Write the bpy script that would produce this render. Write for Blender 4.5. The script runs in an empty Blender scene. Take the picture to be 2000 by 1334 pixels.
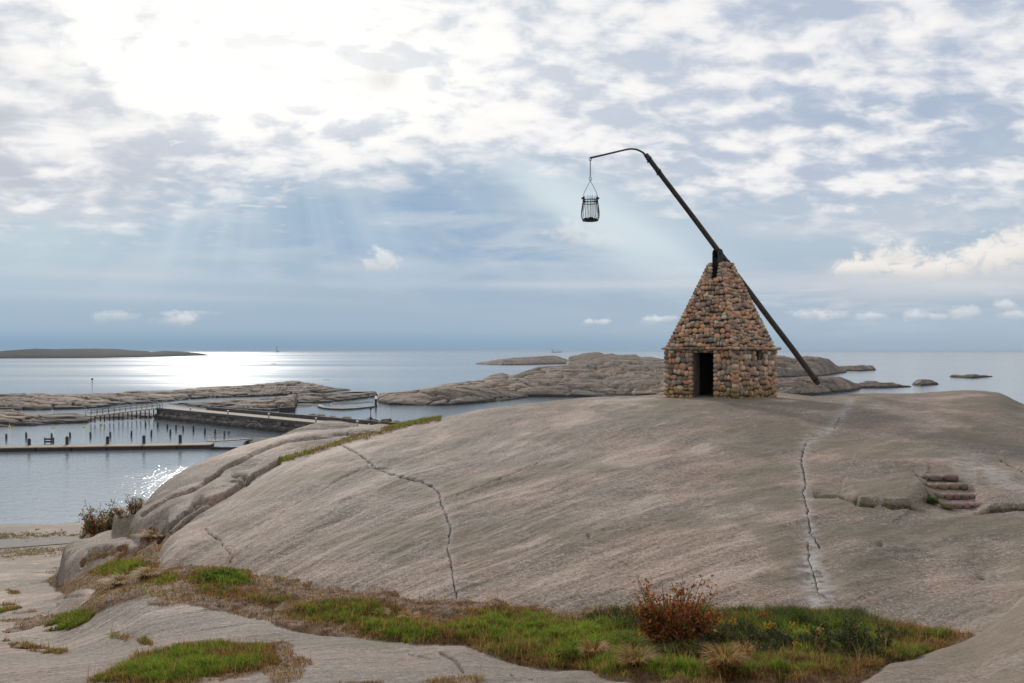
import bpy, bmesh, math, random
import numpy as np
from mathutils import Vector, Matrix, Quaternion

# ------------------------------------------------------------------ camera, light, exposure
H = 13.0            # eye height above the sea
F = 1700.0          # focal length in photo pixels (photo is 2000 wide)
HZ = 686.0          # photo row of the horizon
SC = bpy.context.scene
COL = SC.collection

cam_d = bpy.data.cameras.new("camera")
cam_d.sensor_width = 36.0
cam_d.lens = 36.0 * F / 2000.0
cam_d.shift_y = (HZ - 667.0) / 2000.0
cam_d.clip_start = 0.1
cam_d.clip_end = 200000.0
cam = bpy.data.objects.new("camera", cam_d)
COL.objects.link(cam)
cam.location = (0, 0, H)
cam.rotation_euler = (math.pi / 2, 0, 0)
SC.camera = cam

SUN_EL = math.radians(21.5)
SUN_AZ = math.radians(-19.0)      # from +Y towards +X
sun_d = bpy.data.lights.new("sun", 'SUN')
sun_d.energy = 2.2
sun_d.angle = math.radians(4)
sun_d.color = (1.0, 0.93, 0.84)
sun = bpy.data.objects.new("sun", sun_d)
COL.objects.link(sun)
sdir = Vector((math.sin(SUN_AZ) * math.cos(SUN_EL), math.cos(SUN_AZ) * math.cos(SUN_EL), math.sin(SUN_EL)))
sun.rotation_euler = sdir.to_track_quat('Z', 'Y').to_euler()
sun.location = (-20, 40, 60)

SC.view_settings.view_transform = 'Standard'
SC.view_settings.look = 'None'
SC.view_settings.exposure = 0.0
SC.view_settings.gamma = 1.0
SC.cycles.max_bounces = 6
SC.cycles.diffuse_bounces = 3
SC.cycles.glossy_bounces = 3
SC.cycles.use_denoising = True

# ------------------------------------------------------------------ node helper
class N:
    """wraps a socket so that shader maths can be written as expressions"""
    def __init__(s, t, sock): s.t = t; s.s = sock
    def _m(s, op, *a, clamp=False):
        n = s.t.nodes.new('ShaderNodeMath'); n.operation = op; n.use_clamp = clamp
        for i, v in enumerate((s,) + a):
            if isinstance(v, N): s.t.links.new(v.s, n.inputs[i])
            else: n.inputs[i].default_value = float(v)
        return N(s.t, n.outputs[0])
    def __add__(s, o): return s._m('ADD', o)
    __radd__ = __add__
    def __mul__(s, o): return s._m('MULTIPLY', o)
    __rmul__ = __mul__
    def __sub__(s, o): return s._m('SUBTRACT', o)
    def __rsub__(s, o): return (s * -1) + o
    def __truediv__(s, o): return s._m('DIVIDE', o)
    def pw(s, o): return s._m('POWER', o)
    def mx(s, o): return s._m('MAXIMUM', o)
    def mn(s, o): return s._m('MINIMUM', o)
    def ab(s): return s._m('ABSOLUTE')
    def exp(s): return s._m('EXPONENT')
    def sat(s): return s._m('ADD', 0.0, clamp=True)
    def ss(s, a, b):
        n = s.t.nodes.new('ShaderNodeMapRange'); n.interpolation_type = 'SMOOTHSTEP'
        s.t.links.new(s.s, n.inputs[0])
        inv = a > b
        n.inputs[1].default_value = min(a, b); n.inputs[2].default_value = max(a, b)
        n.inputs[3].default_value = 1.0 if inv else 0.0
        n.inputs[4].default_value = 0.0 if inv else 1.0
        return N(s.t, n.outputs[0])

def xyz(t, x, y, z):
    n = t.nodes.new('ShaderNodeCombineXYZ')
    for i, v in enumerate((x, y, z)):
        if isinstance(v, N): t.links.new(v.s, n.inputs[i])
        else: n.inputs[i].default_value = v
    return N(t, n.outputs[0])

def noise(t, vec, scale=1.0, detail=4.0, rough=0.5, dist=0.0, color=False, typ='FBM'):
    n = t.nodes.new('ShaderNodeTexNoise')
    n.inputs['Scale'].default_value = scale; n.inputs['Detail'].default_value = detail
    n.inputs['Roughness'].default_value = rough; n.inputs['Distortion'].default_value = dist
    if vec is not None: t.links.new(vec.s, n.inputs['Vector'])
    return N(t, n.outputs[1 if color else 0])

def voro(t, vec, scale=1.0, feature='F1', out=0, rand=1.0):
    n = t.nodes.new('ShaderNodeTexVoronoi'); n.feature = feature
    n.inputs['Scale'].default_value = scale; n.inputs['Randomness'].default_value = rand
    if vec is not None: t.links.new(vec.s, n.inputs['Vector'])
    return N(t, n.outputs[out])

def mix(t, f, a, b):
    n = t.nodes.new('ShaderNodeMix'); n.data_type = 'RGBA'
    for i, v in ((0, f), (6, a), (7, b)):
        if isinstance(v, N): t.links.new(v.s, n.inputs[i])
        elif isinstance(v, (int, float)): n.inputs[i].default_value = v
        else: n.inputs[i].default_value = (v[0], v[1], v[2], 1.0)
    return N(t, n.outputs[2])

def mapping(t, vec, loc=(0, 0, 0), rot=(0, 0, 0), scale=(1, 1, 1)):
    n = t.nodes.new('ShaderNodeMapping')
    t.links.new(vec.s, n.inputs[0])
    n.inputs[1].default_value = loc; n.inputs[2].default_value = rot; n.inputs[3].default_value = scale
    return N(t, n.outputs[0])

def srgb(r, g, b):
    f = lambda c: ((c / 255.0 + 0.055) / 1.055) ** 2.4 if c > 10 else c / 255.0 / 12.92
    return (f(r), f(g), f(b))

def new_mat(name):
    m = bpy.data.materials.new(name); m.use_nodes = True
    t = m.node_tree; t.nodes.clear()
    out = t.nodes.new('ShaderNodeOutputMaterial')
    p = t.nodes.new('ShaderNodeBsdfPrincipled')
    t.links.new(p.outputs[0], out.inputs[0])
    return m, t, p

def put(t, p, name, v):
    if isinstance(v, N): t.links.new(v.s, p.inputs[name])
    elif isinstance(v, (int, float)): p.inputs[name].default_value = v
    else: p.inputs[name].default_value = (v[0], v[1], v[2], 1.0)

def bump(t, p, h, strength=0.5, dist=0.02):
    n = t.nodes.new('ShaderNodeBump')
    n.inputs['Strength'].default_value = strength; n.inputs['Distance'].default_value = dist
    t.links.new(h.s, n.inputs['Height'])
    t.links.new(n.outputs[0], p.inputs['Normal'])
    return n

def texco(t, which='Object'):
    n = t.nodes.new('ShaderNodeTexCoord')
    return N(t, n.outputs[which])

def geo_pos(t):
    n = t.nodes.new('ShaderNodeNewGeometry')
    return N(t, n.outputs['Position'])

def attr(t, name, out='Color'):
    n = t.nodes.new('ShaderNodeAttribute'); n.attribute_name = name
    return N(t, n.outputs[out])

def sep(t, v):
    n = t.nodes.new('ShaderNodeSeparateXYZ'); t.links.new(v.s, n.inputs[0])
    return [N(t, n.outputs[i]) for i in range(3)]

def sepc(t, v):
    n = t.nodes.new('ShaderNodeSeparateColor'); t.links.new(v.s, n.inputs[0])
    return [N(t, n.outputs[i]) for i in range(3)]

# ------------------------------------------------------------------ the sky
def build_world():
    w = bpy.data.worlds.new("World"); SC.world = w; w.use_nodes = True
    t = w.node_tree; t.nodes.clear()
    out = t.nodes.new('ShaderNodeOutputWorld'); bg = t.nodes.new('ShaderNodeBackground')
    t.links.new(bg.outputs[0], out.inputs[0])
    bg.inputs[1].default_value = 0.1
    sk = t.nodes.new('ShaderNodeTexSky'); sk.sky_type = 'NISHITA'; sk.sun_disc = False
    sk.sun_elevation = SUN_EL; sk.sun_rotation = SUN_AZ
    sk.dust_density = 1.5; sk.air_density = 1.0
    d = texco(t, 'Generated')
    x, y, z = sep(t, d)
    az = x._m('ARCTAN2', y) * 57.2958
    el = z._m('ARCSINE') * 57.2958

    def A(px): return math.degrees(math.atan((px - 1000) / F))
    def E(px, py): return math.degrees(math.atan((HZ - py) / F * math.cos(math.radians(A(px)))))
    def blob(px, py, wx, wy, tilt=0.0, k=1.0):
        """soft elliptical region of sky centred on a direction; sizes in photo pixels"""
        a0, e0 = A(px), E(px, py)
        dx = (az - a0) * (29.67 / wx); dy = (el - e0) * (29.67 / wy)
        if tilt:
            c, s_ = math.cos(tilt), math.sin(tilt)
            rx, ry = (29.67 / wx), (29.67 / wy)
            ux = ((az - a0) * c + (el - e0) * s_) * rx
            uy = ((el - e0) * c - (az - a0) * s_) * ry
            dx, dy = ux, uy
        return ((dx * dx + dy * dy) * -1.0).exp() * k
    ell = el.mx(0.0)
    # cloud-layer coordinates (perspective of a softly curved layer overhead)
    zz = z.mx(0.0) + 0.34
    cx, cy = x / zz, y / zz
    lay = xyz(t, cx, cy, 0.0)
    big = noise(t, lay, 2.3, 4, 0.5, 0.4)
    rmap = mapping(t, lay, rot=(0, 0, math.radians(-28)), scale=(1.0, 1.55, 1))
    rip = noise(t, rmap, 5.6, 6, 0.50, 0.3)
    cell = noise(t, mapping(t, lay, rot=(0, 0, math.radians(-28)), scale=(1.0, 1.3, 1)), 14.0, 5, 0.52, 0.3)
    fine = noise(t, lay, 26.0, 6, 0.6, 0.3)
    ang = xyz(t, az * 0.06, el * 0.16, 0.0)
    streak = noise(t, mapping(t, ang, scale=(0.45, 2.6, 1)), 1.6, 5, 0.5, 0.2)
    warp = noise(t, xyz(t, az * 0.10, el * 0.3, 5.0), 1.0, 4, 0.55, 0.3)
    puffb = noise(t, xyz(t, az * 0.8, el * 1.1, 3.0), 1.0, 8, 0.60, 0.5)
    puff = noise(t, xyz(t, az * 0.35, el * 0.62, 0.0), 1.0, 6, 0.6, 0.2)

    # base of hazy blue air and distant cloud
    hz = srgb(134, 163, 187); lo = srgb(160, 182, 201); mid_ = srgb(174, 194, 210); hi = srgb(182, 197, 213)
    base = mix(t, ell.ss(0.2, 1.7), hz, lo)
    base = mix(t, ell.ss(2.0, 9.0), base, mid_)
    base = mix(t, ell.ss(9.0, 22.0), base, hi)
    base = mix(t, blob(1950, 600, 700, 130, k=0.7), base, srgb(176, 190, 204))
    base = mix(t, blob(1650, 420, 420, 90, k=0.5), base, srgb(184, 197, 212))
    base = mix(t, blob(60, 470, 480, 90, k=0.85), base, srgb(190, 207, 217))
    # dark blue-grey bank under the deck
    dk = (blob(780, 400, 260, 110) + blob(990, 500, 240, 70, k=0.75) + blob(560, 490, 260, 55, k=0.4)).mn(1.0)
    base = mix(t, (dk * (streak * 0.5 + warp * 0.6 + 0.45)).sat() * 0.95, base, srgb(146, 174, 202))
    base = mix(t, ((streak.ss(0.40, 0.75)) * ell.ss(1.0, 4.0) * 0.35), base, srgb(192, 204, 214))
    wisp = noise(t, xyz(t, az * 0.07, el * 0.34, 15.0), 1.0, 7, 0.58, 0.5)
    base = mix(t, ((warp.ss(0.46, 0.66)) * ell.ss(2.0, 6.0) * 0.42), base, srgb(205, 213, 220))
    base = mix(t, (wisp.ss(0.50, 0.64) * ell.ss(3.5, 7.5) * (0.30 + blob(200, 380, 480, 120) * 0.4 + blob(1500, 420, 500, 100) * 0.35)).sat(), base, srgb(218, 221, 225))

    # crepuscular rays: a soft fan from the sun's place
    sa, se = A(520), E(520, -40)
    ra = (az - sa)._m('ARCTAN2', (se - el).mx(0.05))
    rayn = noise(t, xyz(t, ra * 3.2, 0.0, 0.0), 1.1, 3, 0.5)
    raym = rayn.ss(0.40, 0.66) * ell.ss(2.0, 8.0) * ell.ss(17.0, 11.0)
    rmask = (blob(1250, 430, 300, 100, tilt=-0.5) + blob(430, 430, 420, 130) * 0.8).sat()
    ray1 = blob(1110, 400, 210, 34, tilt=math.radians(-36), k=0.9) + blob(1260, 460, 160, 26, tilt=math.radians(-33), k=0.5)
    base = mix(t, (raym * rmask * 0.50 + ray1 * 0.55).sat(), base, srgb(208, 222, 230))

    # the altocumulus deck; its lower edge is ragged
    edge = el + (big - 0.5) * 7.0 + (cell - 0.5) * 4.0 + (rip - 0.5) * 4.0
    lowedge = 12.2 - blob(-50, 420, 330, 900) * 4.4 - blob(1780, 400, 480, 900) * 3.6 - blob(420, 300, 220, 900) * 1.6 + blob(880, 300, 200, 900) * 0.6
    deck = (edge - lowedge).ss(-2.6, 2.4)
    tex = (rip * 0.42 + big * 0.18 + cell * 0.34 + fine * 0.09)
    shade = mix(t, tex.ss(0.45, 0.585), srgb(186, 197, 214), srgb(241, 240, 242))
    shade = mix(t, tex.ss(0.54, 0.64) * 0.8, shade, srgb(252, 250, 248))
    darkz = (blob(1680, 210, 260, 60, tilt=-0.08) + blob(1850, 300, 220, 40, k=0.5) + blob(1950, 60, 260, 80, k=0.5) + blob(1450, 30, 260, 60, k=0.35)).sat()
    shade = mix(t, darkz * (rip * 0.5 + cell * 0.5).ss(0.64, 0.40) * 0.85, shade, srgb(166, 183, 206))
    shade = mix(t, blob(40, 300, 260, 240, k=0.85) * rip.ss(0.64, 0.42), shade, srgb(194, 199, 208))
    gap = tex.ss(0.42, 0.36)
    cover = (deck * (1.0 - gap * 0.6)).sat()
    white = blob(400, 60, 300, 170) + blob(620, 180, 280, 80, k=0.6) + blob(800, 60, 330, 130, k=0.5) + blob(1150, 200, 400, 120, k=0.22)
    wm = (white * (0.62 + tex.ss(0.44, 0.58) * 1.0)).sat()
    shade = mix(t, wm, shade, (1.05, 1.035, 1.0))

    # cumulus near the horizon: lumpy lit tops, soft flat bases
    def cumulus(prev, px, py, wx, wy, col=(232, 232, 234), k=1.0, nz=puffb):
        b = blob(px, py, wx * 1.35, wy * 1.5)
        flat = (el - (E(px, py) - wy / 29.67 * 0.7) + (puffb - 0.5) * 0.6).ss(-0.30, 0.45)
        m = ((b * 1.15 + (nz - 0.5) * 2.6).ss(0.36, 1.10) * b.ss(0.04, 0.5) * flat * k).sat()
        return mix(t, m, prev, mix(t, (el - E(px, py)).ss(-wy / 29.67, wy / 29.67 * 0.8), srgb(*[c - 22 for c in col]), srgb(*col)))
    c = base
    body = (el.ss(E(1850, 600), E(1850, 560)) * (el + (puff - 0.5) * 3.4).ss(E(1850, 490), E(1850, 530)) * az.ss(A(1500), A(1760)))
    c = mix(t, (body * 0.8).sat(), c, srgb(205, 209, 216))
    c = mix(t, (noise(t, xyz(t, az * 0.16, el * 1.1, 7.0), 1.0, 5, 0.55, 0.3).ss(0.45, 0.66) * blob(1750, 570, 420, 55) * 0.6).sat(), c, srgb(214, 216, 222))
    for px, py, wx, wy in ((1990, 492, 46, 36), (1925, 512, 55, 26), (1850, 524, 55, 20), (1745, 508, 60, 24), (1690, 525, 46, 16), (1800, 530, 60, 16)):
        c = cumulus(c, px, py, wx, wy, (242, 238, 234))
    for px, py, wx, wy, k in ((745, 512, 30, 22, 0.9), (1110, 458, 38, 24, 0.65), (1170, 474, 55, 16, 0.5), (345, 624, 32, 12, 0.75), (225, 618, 30, 10, 0.5),
                              (385, 612, 30, 4, 0.45), (1165, 630, 20, 6, 0.75), (1270, 626, 20, 8, 0.8), (1302, 624, 20, 6, 0.6), (1585, 614, 30, 10, 0.85), (1635, 618, 26, 8, 0.7),
                              (1700, 620, 34, 8, 0.7), (1790, 618, 22, 9, 0.75), (1830, 620, 26, 6, 0.6), (1885, 612, 26, 11, 0.65), (1968, 598, 20, 8, 0.7), (1975, 616, 22, 6, 0.6)):
        c = cumulus(c, px, py, wx, wy, (228, 230, 233), k)
    # scattered bright flecks under the deck on the left
    flk = noise(t, xyz(t, az * 0.45, el * 1.5, 9.0), 1.0, 5, 0.55, 0.3)
    fl = (flk.ss(0.60, 0.74) * (blob(420, 360, 460, 80) + blob(60, 400, 200, 60)).sat() * 0.85).sat()
    c = mix(t, fl, c, srgb(236, 234, 232))
    # band of long thin bright stratus
    thin = (blob(1150, 556, 420, 9, k=0.5) + blob(1600, 548, 220, 14, k=0.5) + blob(200, 535, 300, 9, k=0.35) + blob(1780, 440, 260, 14, k=0.5) + blob(300, 580, 400, 8, k=0.25))
    c = mix(t, (thin * (streak * 1.3 + 0.2)).sat(), c, srgb(210, 214, 220))

    cloud10 = mix(t, cover, c, shade)
    # the beams also cross the cloud bank
    cloud10 = mix(t, ((raym * rmask * 0.26 + ray1 * 0.62) * (1.0 - cover * 0.8)).sat(), cloud10, srgb(214, 226, 233))
    # smoky lone dark tuft high in the middle
    sm = (blob(750, 155, 34, 22) * (puffb * 1.6 - 0.2)).sat() * 0.55
    cloud10 = mix(t, sm, cloud10, srgb(196, 192, 190))
    sc_ = t.nodes.new('ShaderNodeVectorMath'); sc_.operation = 'SCALE'
    t.links.new(cloud10.s, sc_.inputs[0]); sc_.inputs['Scale'].default_value = 10.0
    cloud = N(t, sc_.outputs[0])
    opac = 1.0 - (deck * gap * (1.0 - wm) * 0.25)
    final = mix(t, opac.sat(), N(t, sk.outputs[0]), cloud)
    final = mix(t, z.ss(-0.002, -0.03), final, (1.2, 1.5, 1.8))
    t.links.new(final.s, bg.inputs[0])
build_world()
# ------------------------------------------------------------------ numpy helpers
def _hash(ix, iy, seed):
    h = (ix.astype(np.int64) * 374761393 + iy.astype(np.int64) * 668265263 + seed * 1442695041) & 0xffffffff
    h = ((h ^ (h >> 13)) * 1274126177) & 0xffffffff
    h = h ^ (h >> 16)
    return (h & 0xffff) / 65535.0 * 2 * math.pi

def pnoise(x, y, seed=0):
    ix = np.floor(x); iy = np.floor(y); fx = x - ix; fy = y - iy
    def g(ox, oy):
        a = _hash(ix + ox, iy + oy, seed)
        return np.cos(a) * (fx - ox) + np.sin(a) * (fy - oy)
    u = fx * fx * fx * (fx * (fx * 6 - 15) + 10); v = fy * fy * fy * (fy * (fy * 6 - 15) + 10)
    n0 = g(0, 0) * (1 - u) + g(1, 0) * u
    n1 = g(0, 1) * (1 - u) + g(1, 1) * u
    return (n0 * (1 - v) + n1 * v) * 1.5

def fbm(x, y, scale, octs=4, gain=0.5, seed=0):
    s = 0; a = 1.0; f = 1.0 / scale; tot = 0
    for o in range(octs):
        s = s + a * pnoise(x * f + 17.3 * o, y * f - 9.1 * o, seed + o); tot += a
        a *= gain; f *= 2.03
    return s / tot

def worley(x, y, seed=0):
    ix = np.floor(x); iy = np.floor(y); f1 = np.full(x.shape, 9.0); f2 = np.full(x.shape, 9.0)
    for ox in (-1, 0, 1):
        for oy in (-1, 0, 1):
            h = _hash(ix + ox, iy + oy, seed) / (2 * math.pi); g = _hash(ix + ox + 91, iy + oy + 17, seed + 5) / (2 * math.pi)
            d = np.hypot(ix + ox + h - x, iy + oy + g - y)
            n1 = np.minimum(f1, d); f2 = np.minimum(np.maximum(f1, d), f2); f1 = n1
    return f1, f2

def smooth(x, a, b):
    t = np.clip((x - a) / (b - a), 0, 1); return t * t * (3 - 2 * t)

def pchip(xk, yk, x):
    xk = np.asarray(xk, float); yk = np.asarray(yk, float); x = np.asarray(x, float)
    h = np.diff(xk); dl = np.diff(yk) / h; n = len(xk); m = np.zeros(n)
    if n == 2: m[:] = dl[0]
    else:
        for i in range(1, n - 1):
            if dl[i - 1] * dl[i] > 0:
                w1 = 2 * h[i] + h[i - 1]; w2 = h[i] + 2 * h[i - 1]
                m[i] = (w1 + w2) / (w1 / dl[i - 1] + w2 / dl[i])
        m[0] = dl[0]; m[-1] = dl[-1]
    xc = np.clip(x, xk[0], xk[-1])
    i = np.clip(np.searchsorted(xk, xc, side='right') - 1, 0, n - 2)
    t = (xc - xk[i]) / h[i]
    return ((2 * t**3 - 3 * t**2 + 1) * yk[i] + (t**3 - 2 * t**2 + t) * h[i] * m[i]
            + (-2 * t**3 + 3 * t**2) * yk[i + 1] + (t**3 - t**2) * h[i] * m[i + 1])

def P(px, py, d):
    return Vector(((px - 1000) / F * d, d, H - (py - HZ) / F * d))

def mesh_grid(name, X, Y, Z, mat, attrs=None, keep=None):
    nr, nc = X.shape
    co = np.stack([X, Y, Z], -1).reshape(-1, 3)
    i = np.arange(nr - 1)[:, None] * nc + np.arange(nc - 1)[None, :]
    q = np.stack([i, i + 1, i + nc + 1, i + nc], -1).reshape(-1, 4)
    if keep is not None:
        k = keep.reshape(-1); q = q[k[q].any(1)]
    used = np.zeros(len(co), bool); used[q] = True
    idx = np.cumsum(used) - 1
    q = idx[q]; co = co[used]
    me = bpy.data.meshes.new(name)
    me.vertices.add(len(co)); me.vertices.foreach_set('co', co.astype(np.float32).ravel())
    me.loops.add(len(q) * 4); me.loops.foreach_set('vertex_index', q.astype(np.int32).ravel())
    me.polygons.add(len(q)); me.polygons.foreach_set('loop_start', np.arange(0, len(q) * 4, 4, dtype=np.int32))
    me.polygons.foreach_set('use_smooth', np.ones(len(q), bool))
    me.update(calc_edges=True)
    for an, arr in (attrs or {}).items():
        a = me.color_attributes.new(an, 'FLOAT_COLOR', 'POINT')
        v = np.ones((nr * nc, 4), np.float32); v[:, :arr.shape[-1]] = arr.reshape(nr * nc, -1)
        a.data.foreach_set('color', v[used].ravel())
    me.materials.append(mat)
    o = bpy.data.objects.new(name, me); COL.objects.link(o)
    return o

def raw_mesh(name, verts, faces, mat, colors=None, smooth_=True):
    """faces: (n,3) or (n,4) int array or list of such arrays"""
    if not isinstance(faces, list): faces = [faces]
    me = bpy.data.meshes.new(name)
    verts = np.asarray(verts, np.float32)
    me.vertices.add(len(verts)); me.vertices.foreach_set('co', verts.ravel())
    nl = sum(f.size for f in faces); npoly = sum(len(f) for f in faces)
    me.loops.add(nl); me.polygons.add(npoly)
    me.loops.foreach_set('vertex_index', np.concatenate([f.ravel() for f in faces]).astype(np.int32))
    st = []; o = 0
    for f in faces:
        st.append(np.arange(len(f)) * f.shape[1] + o); o += f.size
    me.polygons.foreach_set('loop_start', np.concatenate(st).astype(np.int32))
    me.polygons.foreach_set('use_smooth', np.full(npoly, smooth_))
    me.update(calc_edges=True)
    if colors is not None:
        a = me.color_attributes.new('col', 'FLOAT_COLOR', 'POINT')
        v = np.ones((len(verts), 4), np.float32); v[:, :3] = colors
        a.data.foreach_set('color', v.ravel())
    if mat: me.materials.append(mat)
    return me

def tag(o, label=None, cat=None, group=None, kind=None):
    if label: o['label'] = label
    if cat: o['category'] = cat
    if group: o['group'] = group
    if kind: o['kind'] = kind
    return o

def empty(name, loc, rz=0.0):
    o = bpy.data.objects.new(name, None); COL.objects.link(o)
    o.empty_display_size = 0.2
    o.location = loc; o.rotation_euler = (0, 0, rz); return o

def link_me(name, me, parent=None):
    o = bpy.data.objects.new(name, me); COL.objects.link(o)
    if parent is not None: o.parent = parent
    return o

# ------------------------------------------------------------------ rock material
def rock_material(name, far=False, tide=False):
    m, t, p = new_mat(name)
    pos = geo_pos(t)
    px_, py_, pz_ = sep(t, pos)
    # stretched along the direction of the ice grooves
    # (they fan out from low on the left of the dome)
    if far: gro = mapping(t, pos, rot=(0, 0, math.radians(-52)), scale=(0.22, 1.0, 1.0))
    else:
        gdx, gdy = px_ + 9.5, py_ - 5.0
        gro = xyz(t, (gdx * gdx + gdy * gdy).pw(0.5) * 0.2, gdy._m('ARCTAN2', gdx) * 15.0, pz_ * 0.3)
    big = noise(t, pos, 0.35 if not far else 0.08, 4, 0.55)
    med = noise(t, pos, 1.7 if not far else 0.3, 5, 0.6)
    gr = noise(t, gro, 1.6 if not far else 0.25, 5, 0.62, 0.3)
    gr2 = noise(t, gro, 5.0 if not far else 0.9, 4, 0.6, 0.2)
    sp = noise(t, pos, 26 if not far else 3.0, 4, 0.75)
    sp2 = noise(t, pos, 60 if not far else 6.0, 2, 0.7)
    pink = (0.29, 0.188, 0.132); grey = (0.195, 0.150, 0.112); olive = (0.10, 0.076, 0.049); pale = (0.43, 0.325, 0.25)
    if far: pink = (0.25, 0.165, 0.11); grey = (0.15, 0.12, 0.095); olive = (0.06, 0.047, 0.034); pale = (0.40, 0.30, 0.21)
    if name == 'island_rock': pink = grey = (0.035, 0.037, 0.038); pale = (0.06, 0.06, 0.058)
    wide = noise(t, gro, 0.62 if not far else 0.1, 6, 0.62, 0.35)
    c = mix(t, big.ss(0.38, 0.60), grey, pink)
    sk_ = 1.0 if far else (py_.ss(9.5, 12.5) * 0.75 + 0.25)
    c = mix(t, (wide.ss(0.54, 0.40) * 0.62 * sk_).sat(), c, olive)
    c = mix(t, (gr.ss(0.49, 0.36) * 0.55 * sk_).sat(), c, olive)
    blo = noise(t, pos, 0.75 if not far else 0.1, 5, 0.6, 0.5)
    c = mix(t, blo.ss(0.54, 0.66) * 0.45, c, olive)
    c = mix(t, blo.ss(0.44, 0.33) * 0.35, c, pale)
    c = mix(t, ((gr * 0.5 + wide * 0.5).ss(0.52, 0.61) * (0.85 if far else (py_.ss(9.0, 12.5) * 0.5 + 0.35))).sat(), c, pale)
    c = mix(t, (gr2.ss(0.50, 0.36) * 0.22).sat(), c, olive)
    c = mix(t, (gr2.ss(0.56, 0.68) * med.ss(0.45, 0.6) * (0.6 if far else (py_.ss(9.0, 12.5) * 0.5 + 0.1))).sat(), c, pale)
    # mineral speckle
    spm = noise(t, pos, 11 if not far else 1.2, 5, 0.72)
    c = mix(t, spm.ss(0.53, 0.64) * 0.5, c, (0.46, 0.37, 0.30) if not far else pale)
    c = mix(t, spm.ss(0.46, 0.36) * 0.65, c, (0.075, 0.062, 0.05) if not far else olive)
    c = mix(t, sp.ss(0.52, 0.64) * 0.55, c, (0.50, 0.42, 0.35) if not far else pale)
    c = mix(t, sp.ss(0.47, 0.36) * 0.75, c, (0.06, 0.053, 0.045) if not far else (0.04, 0.035, 0.032))
    c = mix(t, sp2.ss(0.58, 0.70) * 0.6, c, (0.55, 0.49, 0.43) if not far else pale)
    c = mix(t, sp2.ss(0.42, 0.32) * 0.6, c, (0.05, 0.045, 0.04) if not far else olive)
    if not far:
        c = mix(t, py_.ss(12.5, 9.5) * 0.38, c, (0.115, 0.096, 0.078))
        r, g, b = sepc(t, attr(t, 'mask'))
        # green-grey lichen film
        lich = noise(t, pos, 0.42, 4, 0.6, 0.6)
        c = mix(t, ((lich + px_.ss(2.5, 9.0) * 0.09).ss(0.50, 0.66) * (sp * 0.8 + 0.2)).sat(), c, (0.140, 0.112, 0.066))
        # lichen rosettes and dark weather stains
        ros = voro(t, mapping(t, pos, scale=(1, 1, 1)), 2.6, 'F1'); rn_ = noise(t, pos, 0.8, 3, 0.6)
        c = mix(t, ((ros + (med - 0.5) * 0.3).ss(0.22, 0.12) * rn_.ss(0.52, 0.62) * 0.28).sat(), c, (0.36, 0.32, 0.27))
        ros2 = voro(t, pos, 5.5, 'F1')
        c = mix(t, ((ros2 + (med - 0.5) * 0.3).ss(0.20, 0.10) * rn_.ss(0.50, 0.42) * 0.6).sat(), c, (0.055, 0.05, 0.04))
        # pale seam along the joint, broken up
        sn = noise(t, pos, 4.0, 6, 0.7, 0.4)
        c = mix(t, (g * sn.ss(0.38, 0.56) * 0.95).sat(), c, (0.42, 0.385, 0.36))
        # moss and soil packed into the cracks
        mossn = noise(t, pos, 9.0, 3, 0.6)
        moss = mix(t, mossn.ss(0.4, 0.6), (0.045, 0.032, 0.02), (0.10, 0.085, 0.03))
        c = mix(t, b.ss(0.25, 0.6), c, moss)
        # soil and dead thatch
        soiln = noise(t, pos, 2.2, 5, 0.62, 0.3)
        soil = mix(t, soiln.ss(0.35, 0.65), (0.095, 0.050, 0.026), (0.20, 0.115, 0.062))
        soil = mix(t, noise(t, pos, 18, 4, 0.7).ss(0.45, 0.65) * 0.6, soil, (0.05, 0.036, 0.016))
        edge_ = (r + (noise(t, pos, 4, 6, 0.7) - 0.5) * 0.9).ss(0.40, 0.58)
        c = mix(t, edge_, c, soil)
    else:
        # joints in the shore rock
        jv = voro(t, mapping(t, pos, rot=(0, 0, 0.5), scale=(0.12, 0.30, 0.9)), 1.0, 'DISTANCE_TO_EDGE')
        c = mix(t, jv.ss(0.05, 0.0) * 0.85, c, (0.025, 0.02, 0.018))
    if tide:
        tn = noise(t, mapping(t, pos, scale=(1, 1, 0.2)), 0.22, 4, 0.6)
        c = mix(t, (pz_ + (tn - 0.5) * 1.2).ss(1.05, 0.5), c, (0.018, 0.015, 0.011))
    put(t, p, 'Base Color', c)
    put(t, p, 'Roughness', 0.82)
    p.inputs['Specular IOR Level'].default_value = 0.02 if name == 'island_rock' else 0.35
    h = gr * 0.7 + wide * 0.5 + gr2 * 0.22 + med * 0.5 + sp * 0.10 + sp2 * 0.04
    bump(t, p, h, 0.9, 0.10 if not far else 1.0)
    return m

ROCK = rock_material('granite')
FARROCK = rock_material('shore_granite', far=True, tide=True)
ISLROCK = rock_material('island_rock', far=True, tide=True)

# ------------------------------------------------------------------ near terrain
# every surface is a set of radial ground profiles: bearing -> [(distance, photo row)], converted at once to heights
def hz(d, py): return -(py - HZ) / F * d

vd = np.concatenate([np.geomspace(0.9, 6.6, 30, endpoint=False), np.geomspace(6.6, 44, 640, endpoint=False), np.geomspace(44, 110, 110)])
uu = np.concatenate([np.linspace(-1500, -120, 60, endpoint=False), np.linspace(-120, 2120, 1240, endpoint=False), np.linspace(2120, 3200, 50)])
lv = np.log(vd)

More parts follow.
